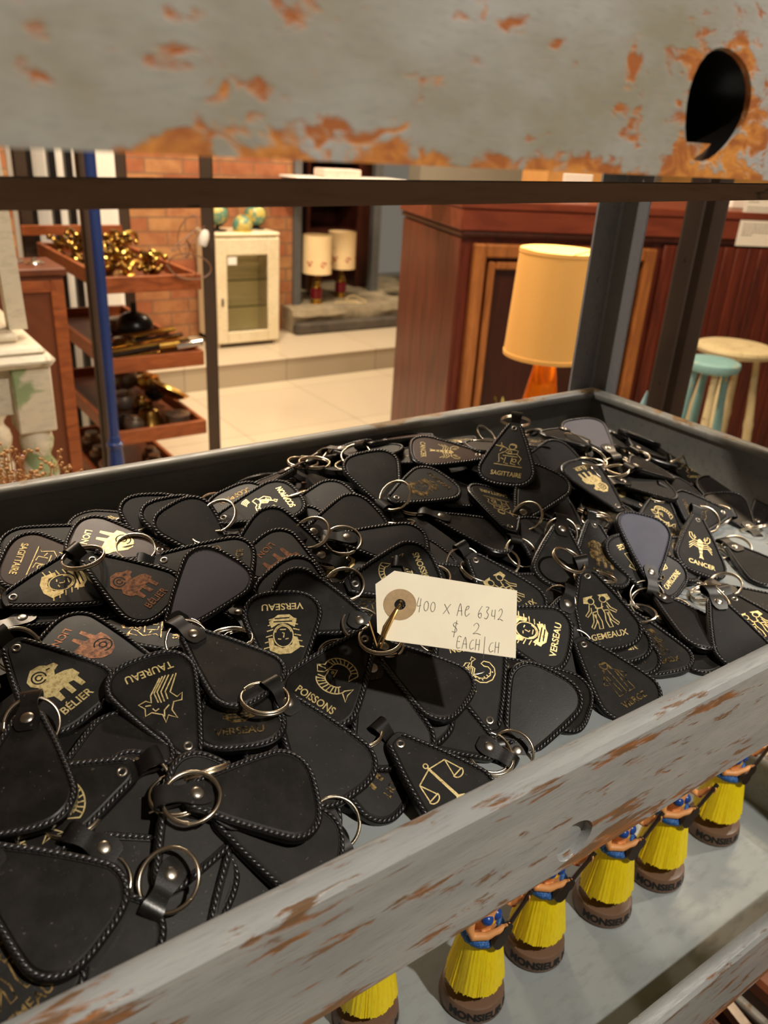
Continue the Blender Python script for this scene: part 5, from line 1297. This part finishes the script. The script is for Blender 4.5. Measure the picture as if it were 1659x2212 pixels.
# ---- stools
def stool(px, py, h_, r, label, seat_m, leg_m, ph, name='stool'):
    P = on_z(px, py, h_); e = empty(name, (P.x, P.y, 0)); tag(e, label, 'stool'); T_ = Matrix.Translation((P.x, P.y, 0))
    MB().lathe([(r*.75, h_-.036), (r*.96, h_-.028), (r, h_-.014), (r*.97, h_-.004), (r*.88, h_), (r*.4, h_-.004), (.001, h_-.005)], 40, T_).build('seat', seat_m, e)
    legs = []
    for k in range(4):
        a = ph+k*math.pi/2; t0 = Vector((P.x+r*.55*math.cos(a), P.y+r*.55*math.sin(a), h_-.03)); b0 = Vector((P.x+r*1.15*math.cos(a), P.y+r*1.15*math.sin(a), 0))
        pp_ = [t0.lerp(b0, f_) for f_ in (0, .15, .3, .33, .36, .6, .63, .66, .85, 1)]
        MB().tube(pp_, [.011, .013, .016, .0185, .016, .018, .020, .017, .014, .011], 12).build('leg', leg_m[k % len(leg_m)], e); legs.append((t0, b0))
    for k in range(4):
        f_ = .48 if k % 2 else .62; a = legs[k][0].lerp(legs[k][1], f_); b = legs[(k+1) % 4][0].lerp(legs[(k+1) % 4][1], f_)
        MB().tube([a, a.lerp(b, .5), b], [.007, .011, .007], 10).build('rung', leg_m[(k+1) % len(leg_m)], e)
stool(1592, 745, .79, .142, 'worn cream wooden stool behind the teal one', M['cream'], [M['cream']], .35)
stool(1541, 778, .80, .090, 'small stool with teal seat and legs in front of the cream stool', M['teal'], [M['teal'], M['teal'], M['cream']], .9)
# ---- rack of brass oddments
BY = 2.7; zt3 = [H-.457-.0, H-.720, H-.980]
x_l = .785; x_r = 1.118
br_ = empty('brassware_rack', ((x_l+x_r)/2, BY+.4, 0)); tag(br_, 'steel rack of wooden trays filled with old brass and lamp parts', 'rack')
tops = [at(432, 592, BY).z, at(437, 758, BY).z, at(440, 908, BY).z, at(440, 908, BY).z-.27]
D_ = .88
for z in tops:
    t0 = MB(); t0.box((x_l, BY, z-.052), (x_r, BY+.016, z), bev=.002); t0.box((x_l, BY+.016, z-.052), (x_l+.016, BY+D_, z), bev=.002); t0.box((x_r-.016, BY+.016, z-.052), (x_r, BY+D_, z), bev=.002); t0.box((x_l+.016, BY+D_-.016, z-.052), (x_r-.016, BY+D_, z), bev=.002)
    o = t0.build('wooden_tray', M['orange_wood'], br_)
    MB().box((x_l+.016, BY+.016, z-.045), (x_r-.016, BY+D_-.016, z-.036)).build('tray_base', M['brown_board'], o)
for x in (x_l-.052, x_r+.002):
    for y in (BY-.012, BY+D_-.02): 
        mb = MB(); mb.box((x, y, 0), (x+.046, y+.003, 1.75)); mb.box((x if x < .9 else x+.043, y, 0), ((x+.003) if x < .9 else x+.046, y+.03, 1.75)); mb.build('upright', M['dark_post'], br_)
# blue pole in front of it
pb = at(245, 1000, 2.52); pt_ = at(193, 455, 2.52)
bpx = (pb.x+pt_.x)/2+.012
e = empty('blue_pole', (bpx, 2.52, 0)); tag(e, 'glossy blue metal pole with a ribbed collar at the left', 'pole')
zc = at(243, 955, 2.52).z
MB().lathe([(.0165, zc), (.0165, 1.9)], 20, Matrix.Translation((bpx, 2.52, 0))).build('shaft', M['blue'], e)
MB().lathe([(.03, .0), (.03, zc-.13), (.024, zc-.05), (.022, zc-.02), (.026, zc-.014), (.026, zc-.004), (.020, zc), (.018, zc+.02), (.0145, zc+.022)], 24, Matrix.Translation((bpx, 2.52, 0))).build('collar', M['blue'], e)
# contents
rd = random.Random(21)
def tb(name, cat, label, group, mb, mat): return tag(mb.build(name, mat), label, cat, group)
G1 = 'brass handles tangled in the top wooden tray'
def brass_handle(c, a, r, tilt):
    mb = MB(); R_ = Matrix.Translation(c) @ Matrix.Rotation(a, 4, 'Z') @ Matrix.Rotation(tilt, 4, 'X')
    P = [R_@Vector((r*math.cos(t_), r*.6*math.sin(t_), .012*math.sin(3*t_))) for t_ in [math.pi*(-.1+1.2*k/16) for k in range(17)]]
    mb.tube(P, [.0065+.0035*math.sin(math.pi*k/16) for k in range(17)], 8)
    for p in (P[0], P[-1]): mb.ball(p, .011, 10, 8)
    return mb
for k in range(48):
    f_ = rd.random(); y = BY+.07+rd.random()*(D_-.16); x = rd.uniform(x_l+.06, x_r-.06); z = tops[0]-.03+rd.uniform(.01, .10)*(1-.4*abs(2*f_-1))
    tb('drawer_pull', 'drawer pull', 'curved old brass handle tangled in the top wooden tray', G1, brass_handle((x, y, z), rd.uniform(0, 6.28), rd.uniform(.025, .05), rd.uniform(-1, 1)), M['brass_bright'] if k % 3 == 0 else M['brass'])
def rosette(c, r, t_): 
    mb = MB(); mb.lathe([(r, 0), (r*.98, r*.06), (r*.7, r*.12), (r*.66, r*.2), (r*.3, r*.24), (r*.25, r*.5), (r*.12, r*.55), (.0005, r*.56)], 24, Matrix.Translation(c) @ Matrix.Rotation(t_, 4, 'X')); return mb
for k in range(9):
    tb('brass_rosette', 'rosette', 'round brass backplate lying among the handles in the top tray', 'brass backplates in the top wooden tray', rosette((rd.uniform(x_l+.06, x_r-.06), BY+rd.uniform(.08, .75), tops[0]-.01+rd.uniform(0, .05)), rd.uniform(.02, .035), rd.uniform(-.6, .6)), M['brass_bright'])
# middle tray
z = tops[1]-.035
mb = MB(); c = at(290, 690, BY+.35); mb.ball((c.x, c.y, z+.06), .07, 20, 12, sc=(1, 1, .8)); mb.cyl((c.x, c.y, z+.11), (c.x, c.y, z+.15), .012, 12)
tb('black_pot', 'pot', 'black glossy pot in the middle wooden tray', None, mb, M['black_metal'])
for k, (px, y, r) in enumerate(((265, .2, .045), (300, .16, .035), (340, .5, .04), (255, .5, .05))):
    mb = MB(); c = at(px, 700, BY+y); mb.lathe([(r*.5, 0), (r, r*.4), (r*1.05, r*.9), (r*.8, r*1.2), (r*.3, r*1.3)], 20, Matrix.Translation((min(max(c.x, x_l+.06), x_r-.06), BY+y, z)))
    tb('metal_cup', 'cup', ['bronze cup near the front of the middle tray', 'little brass cup right of the bronze one in the middle tray', 'dark tin cup behind the rods in the middle tray', 'large dull cup behind the blue pole in the middle tray'][k], None, mb, [M['brass'], M['brass_bright'], M['tin'], M['tin']][k])
for k in range(7):
    y = BY+.05+k*.035; mb = MB(); a = rd.uniform(-.15, .15); mb.tube([(x_l+.03, y, z+.02+k*.004), (x_r-.01, y+a*.15, z+.045+k*.003)], .006+.001*(k % 3), 10)
    tb('metal_stick', 'stick', 'thin metal rod lying lengthwise in the middle tray', 'metal rods in the middle wooden tray', mb, [M['brass'], M['black_metal'], M['brass_bright']][k % 3])
mb = MB(); mb.tube([(x_r-.09, BY+.03, z+.05), (x_r+.002, BY+.02, z+.06)], .012, 16); tb('chrome_tube', 'tube', 'short chrome tube sticking out at the right of the middle tray', None, mb, M['chrome'])
mb = MB(); mb.tube([(x_r-.15, BY+.04, z+.055), (x_r-.08, BY+.035, z+.06)], .014, 16); tb('brass_ferrule', 'ferrule', 'bright brass ferrule beside the chrome tube', None, mb, M['brass_bright'])
# lower tray
z = tops[2]-.035
def lower(name, cat, label, px, yo, prof, mat, tilt=0.0, dz=0):
    c = at(px, 880, BY+yo); x = min(max(c.x, x_l+.07), x_r-.065)
    return tb(name, cat, label, None, MB().lathe(prof, 28, Matrix.Translation((x, BY+yo, z+dz)) @ Matrix.Rotation(tilt, 4, 'Y')), mat)
lower('brass_bell', 'bell', 'bell shaped brass pot at the front of the lowest wooden tray', 322, .10, [(.052, 0), (.055, .008), (.05, .014), (.042, .05), (.034, .07), (.02, .078), (.018, .07), (.03, .062), (.036, .04)], M['brass'])
lower('lidded_tin', 'tin', 'dark lidded tin right of the brass bell', 383, .09, [(.040, 0), (.044, .01), (.044, .035), (.046, .037), (.046, .045), (.02, .05), (.001, .05)], M['tin'])
lower('brass_bowl', 'bowl', 'tilted shiny brass bowl lying over the tins', 368, .22, [(.01, .0), (.04, .006), (.065, .022), (.075, .035), (.072, .036), (.04, .012), (.001, .006)], M['brass_bright'], .5, .07)
for k, (px, yo, r, dz) in enumerate(((285, .10, .035, 0), (262, .13, .035, 0), (300, .28, .04, .01), (270, .3, .045, .02), (345, .34, .035, .03), (325, .42, .04, .05), (275, .5, .05, .04), (350, .55, .04, .03))):
    lower('metal_pot', 'pot', ['grey tin pot left of the brass bell', 'brown metal pot beside the blue pole', 'dull pot in the second row of the lowest tray', 'round pot behind the brown one', 'little pot behind the tilted bowl', 'golden pot at the middle of the lowest tray', 'large pot at the rear left of the lowest tray', 'pot at the rear right of the lowest tray'][k], px, yo,
          [(r*.8, 0), (r*1.15, r*.3), (r*1.2, r*.8), (r*1.05, r*1.25), (r*.55, r*1.35), (r*.5, r*1.5), (.001, r*1.52)], [M['tin'], M['black_metal'], M['brass'], M['tin'], M['black_metal'], M['brass_bright'], M['tin'], M['brass']][k], rd.uniform(-.3, .3), dz)
for k in range(5):
    c = (rd.uniform(x_l+.06, x_r-.06), BY+rd.uniform(.1, .7), tops[3]-.035); r = rd.uniform(.035, .05)
    tb('dusty_jar', 'jar', 'dusty jar standing in the bottom wooden tray', 'dusty jars in the bottom wooden tray', MB().lathe([(r*.9, 0), (r, .01), (r, r*1.3), (r*.6, r*1.7), (r*.6, r*2)], 20, Matrix.Translation(c)), M['tin'])
# tangled cable and a white plug hanging from the right upright
c = at(415, 540, BY-.03); P = []
for k in range(46):
    a = k*.55; P.append((c.x-.02+.075*math.sin(a*1.07)*math.cos(k*.07), BY-.035+.03*math.cos(a*.7), c.z+.05*math.sin(a)+.06*math.sin(k*.13)))
mb = MB(); mb.tube(catmull(P, 4), .0022, 5); tb('tangled_cable', 'cable', 'brown cable tangle hanging beside the top wooden tray', None, mb, M['wire'])
c = at(441, 512, BY-.04); mb = MB(); mb.lathe([(.011, -.03), (.015, -.024), (.017, .0), (.013, .016), (.007, .024)], 14, Matrix.Translation(c) @ Matrix.Rotation(.3, 4, 'Y')); tb('white_plug', 'plug', 'white lamp socket hanging on the rack upright', None, mb, M['paper'])
# white rings/garland things in the window gap behind the top tray
mb = MB(); g0 = at(95, 475, 3.9); mb.box((g0.x-.12, 3.9, 0), (g0.x+.35, 3.93, 1.62), bev=.004)
tb('white_board', 'board', 'white painted board standing behind the brass rack', None, mb, M['paper'])
for k, px in enumerate((75, 125, 160)):
    g1 = at(px, 470, 3.8); mb = MB(); mb.box((g1.x-.014, 3.8, 0), (g1.x+.014, 3.84, 1.75)); tb('black_upright', 'post', ['left', 'middle', 'right'][k]+' one of three black uprights before the white board', None, mb, M['black_metal'])
mb = MB(); g2 = at(60, 505, 3.55); mb.box((g2.x-.03, 3.5, g2.z+.0), (g2.x+.36, 3.53, g2.z+.035), M=None); tb('wooden_rail', 'rail', 'orange wooden rail in front of the black uprights', None, mb, M['orange_wood'])
# silverware by the left edge on the brown cabinet
bc = at(176, 1000, 2.2); bl = at(52, 580, 2.2); bt_z = at(110, 578, 2.2).z
e = empty('brown_cabinet', ((bl.x+bc.x)/2-.1, 2.3, 0)); tag(e, 'plain brown wooden cabinet behind the white turned-leg table', 'cabinet')
xr = at(158, 800, 2.2).x
mb = MB(); mb.box((xr-.50, 2.2, 0), (xr, 2.37, bt_z-.02), bev=.003); mb.build('carcass', M['brown_board'], e)
mb = MB(); mb.box((xr-.51, 2.19, bt_z-.02), (xr+.008, 2.38, bt_z), bev=.004); mb.build('top_board', M['brown_board'], e)
mb = MB(); mb.box((xr-.035, 2.192, .02), (xr-.003, 2.2, bt_z-.03), bev=.002); mb.box((xr-.47, 2.192, bt_z-.06), (xr-.035, 2.2, bt_z-.03), bev=.002); mb.build('edge_moulding', M['orange_wood'], e)
for k in range(8):
    mb = rosette((xr-.05-.045*k, 2.25+rd.uniform(0, .10), bt_z+.001), rd.uniform(.02, .032), 0); tb('metal_dish', 'dish', 'small tarnished metal dish on top of the brown cabinet', 'metal dishes on the brown cabinet', mb, M['tin'] if k % 2 else M['chrome'])
# ---- white table with turned legs, another white piece on it
TY = 1.62
ct = at(121, 768, TY); tz = at(60, 772, TY).z+.012
e = empty('white_table', (ct.x-.35, TY+.4, 0)); tag(e, 'chipped white table with turned legs and green paint showing through', 'table')
mb = MB(); prof = [(0, 0), (.012, .0), (.020, .010), (.018, .026), (.008, .032), (0, .034)]
xe = ct.x; th_ = .036
mb.box((xe-.85, TY, tz-th_), (xe, TY+.62, tz-.012), bev=.01); mb.box((xe-.85, TY+.012, tz-.014), (xe-.014, TY+.61, tz), bev=.006)
mb.box((xe-.85, TY+.07, tz), (xe-.05, TY+.56, tz+.018), bev=.006)
mb.build('tabletop', M['white_chip'], e)
def turned(x, y, ztop, par):
    s = .036; zb0 = ztop-.135
    mb = MB(); mb.box((x-s, y-s, zb0), (x+s, y+s, ztop), bev=.003)
    mb.build('leg_block', M['white_green'], par)
    pr = [(.014, 0), (.016, .02), (.020, .10), (.018, .12), (.026, .14), (.022, .16), (.020, .18), (.030, zb0-.30), (.034, zb0-.26), (.024, zb0-.235), (.022, zb0-.225), (.033, zb0-.205), (.037, zb0-.185), (.033, zb0-.165), (.022, zb0-.15), (.022, zb0-.14), (.034, zb0-.12), (.037, zb0-.10), (.034, zb0-.08), (.024, zb0-.062), (.024, zb0-.055), (.031, zb0-.04), (.033, zb0-.025), (.030, zb0-.008), (.028, zb0)]
    MB().lathe(sorted(pr, key=lambda q: q[1]), 28, Matrix.Translation((x, y, 0))).build('leg', M['white_green'], par)
xl = at(74, 850, TY+.02).x
for (x, y) in ((xl, TY+.055), (xl, TY+.55), (xl-.72, TY+.055), (xl-.72, TY+.55)): turned(x, y, tz-th_, e)
mb = MB(); mb.box((xl-.69, TY+.045, tz-th_-.10), (xl-.03, TY+.065, tz-th_), bev=.002); mb.box((xl-.01, TY+.09, tz-th_-.10), (xl+.01, TY+.52, tz-th_), bev=.002); mb.build('apron', M['white_chip'], e)
cb = empty('white_stand', (xl-.2, TY+.2, tz+.018)); tag(cb, 'chipped white wooden stand on top of the white table', 'stand')
p0 = at(48, 690, TY+.12); p1 = at(12, 455, TY+.12); z0_ = tz+.0185
for (x, y) in ((p0.x-.012, TY+.12), (p0.x-.012, TY+.48), (p0.x-.45, TY+.12), (p0.x-.45, TY+.48)):
    mb = MB(); w_ = .017; dx = -.012 if x > p0.x-.2 else .012
    vs = [(x+a*w_+(dx if zz3 else 0), y+b*w_, z0_+zz3) for zz3 in (0, .40) for a, b in ((-1, -1), (1, -1), (1, 1), (-1, 1))]
    mb.add(vs, [(3, 2, 1, 0), (4, 5, 6, 7), (0, 1, 5, 4), (1, 2, 6, 5), (2, 3, 7, 6), (3, 0, 4, 7)]); mb.build('leg', M['white_chip'], cb)
mb = MB(); zr = z0_+.16; mb.box((p0.x-.44, TY+.113, zr), (p0.x-.02, TY+.127, zr+.035), bev=.002); mb.box((p0.x-.44, TY+.473, zr), (p0.x-.02, TY+.487, zr+.035), bev=.002); mb.build('stretcher', M['white_chip'], cb)
mb = MB(); mb.box((p0.x-.50, TY+.06, z0_+.40), (p0.x+.02, TY+.54, z0_+.425), bev=.005); mb.build('stand_top', M['white_chip'], cb)
# dried flowers at the left edge
fp_ = at(20, 1010, .95); pot_z = fp_.z-.22
fe = empty('dried_flower_bunch', (fp_.x, .95, pot_z-.18)); tag(fe, 'bunch of dried straw and pink flowers behind the tray at the left edge', 'dried flowers')
MB().lathe([(.03, pot_z-.18), (.04, pot_z-.15), (.045, pot_z-.02), (.035, pot_z), (.032, pot_z), (.04, pot_z-.03)], 24, Matrix.Translation((fp_.x, .95, 0))).build('vase', M['tin'], fe)
st = MB(); hd = MB(); pk = MB(); rd = random.Random(9)
for k in range(70):
    a = rd.uniform(0, 6.28); r = rd.uniform(.0, .075); T_ = Vector((fp_.x+r*math.cos(a), .95+r*.7*math.sin(a), fp_.z-.03+rd.uniform(-.04, .05)*(1-r*5))); B0 = Vector((fp_.x+r*.2*math.cos(a), .95+r*.2*math.sin(a), pot_z-.02))
    st.tube([B0, B0.lerp(T_, .6)+Vector((0, 0, .01)), T_], .0007, 4)
    for j in range(5):
        q = T_+Vector((rd.uniform(-.014, .014), rd.uniform(-.014, .014), rd.uniform(-.012, .014))); st.tube([T_-Vector((0, 0, .012)), q], .0004, 3); (pk if (k % 4 == 0) else hd).ball(q, rd.uniform(.0014, .0028), 6, 4)
for m3, n3_, q3 in ((st, 'stems', 'dry'), (hd, 'straw_heads', 'dry'), (pk, 'pink_heads', 'dry_pink')): tag(m3.build(n3_, M[q3], fe), kind='stuff')
# shop table the vase stands on
mb = MB(); vt = pot_z-.18; mb.box((fp_.x-.3, .80, vt-.03), (fp_.x+.12, 1.12, vt-.0005), bev=.004)
for x in (fp_.x-.28, fp_.x+.09):
    for y in (.82, 1.09): mb.box((x, y, 0), (x+.025, y+.025, vt-.03))
tb('plant_stand', 'stand', 'low plant stand below the dried flowers', None, mb, M['brown_board'])
# things kept in the lowest tray of the rack
FZ4 = uz(-3.809)+.0106
for k in range(9):
    mb = MB(); x = .42+.043*k; mb.box((x, .215, FZ4), (x+.03, .60, FZ4+.045+.006*(k % 3)), bev=.003)
    tag(mb.build('wooden_plank', M['brown_board'] if k % 2 else M['bar_dark']), 'dark wooden slat standing on edge in the lowest tray of the rack', 'plank', 'wooden slats in the lowest tray')
a = on_z(1545, 2140, FZ4+.085); b = on_z(1640, 2260, FZ4+.085); d = (b-a).normalized()
mb = MB(); mb.tube([a-d*.06, b+d*.1], .009, 4); tag(mb.build('metal_bar', M['tin']), 'pale metal bar lying across the slats in the lowest tray', 'bar')

q = on_z(1650, 2150, .45); ch = empty('wooden_chest', (q.x+.22, q.y-.0, 0)); tag(ch, 'dark wooden chest on the floor at the lower right behind the rack', 'chest')
MB().box((max(q.x-.02, PX1+.03), q.y-.35, 0), (q.x+.5, q.y+.25, .42), bev=.006).build('chest_body', M['bar_dark'], ch)
MB().box((max(q.x-.03, PX1+.02), q.y-.36, .4205), (q.x+.51, q.y+.26, .45), bev=.006).build('lid', M['brown_board'], ch)
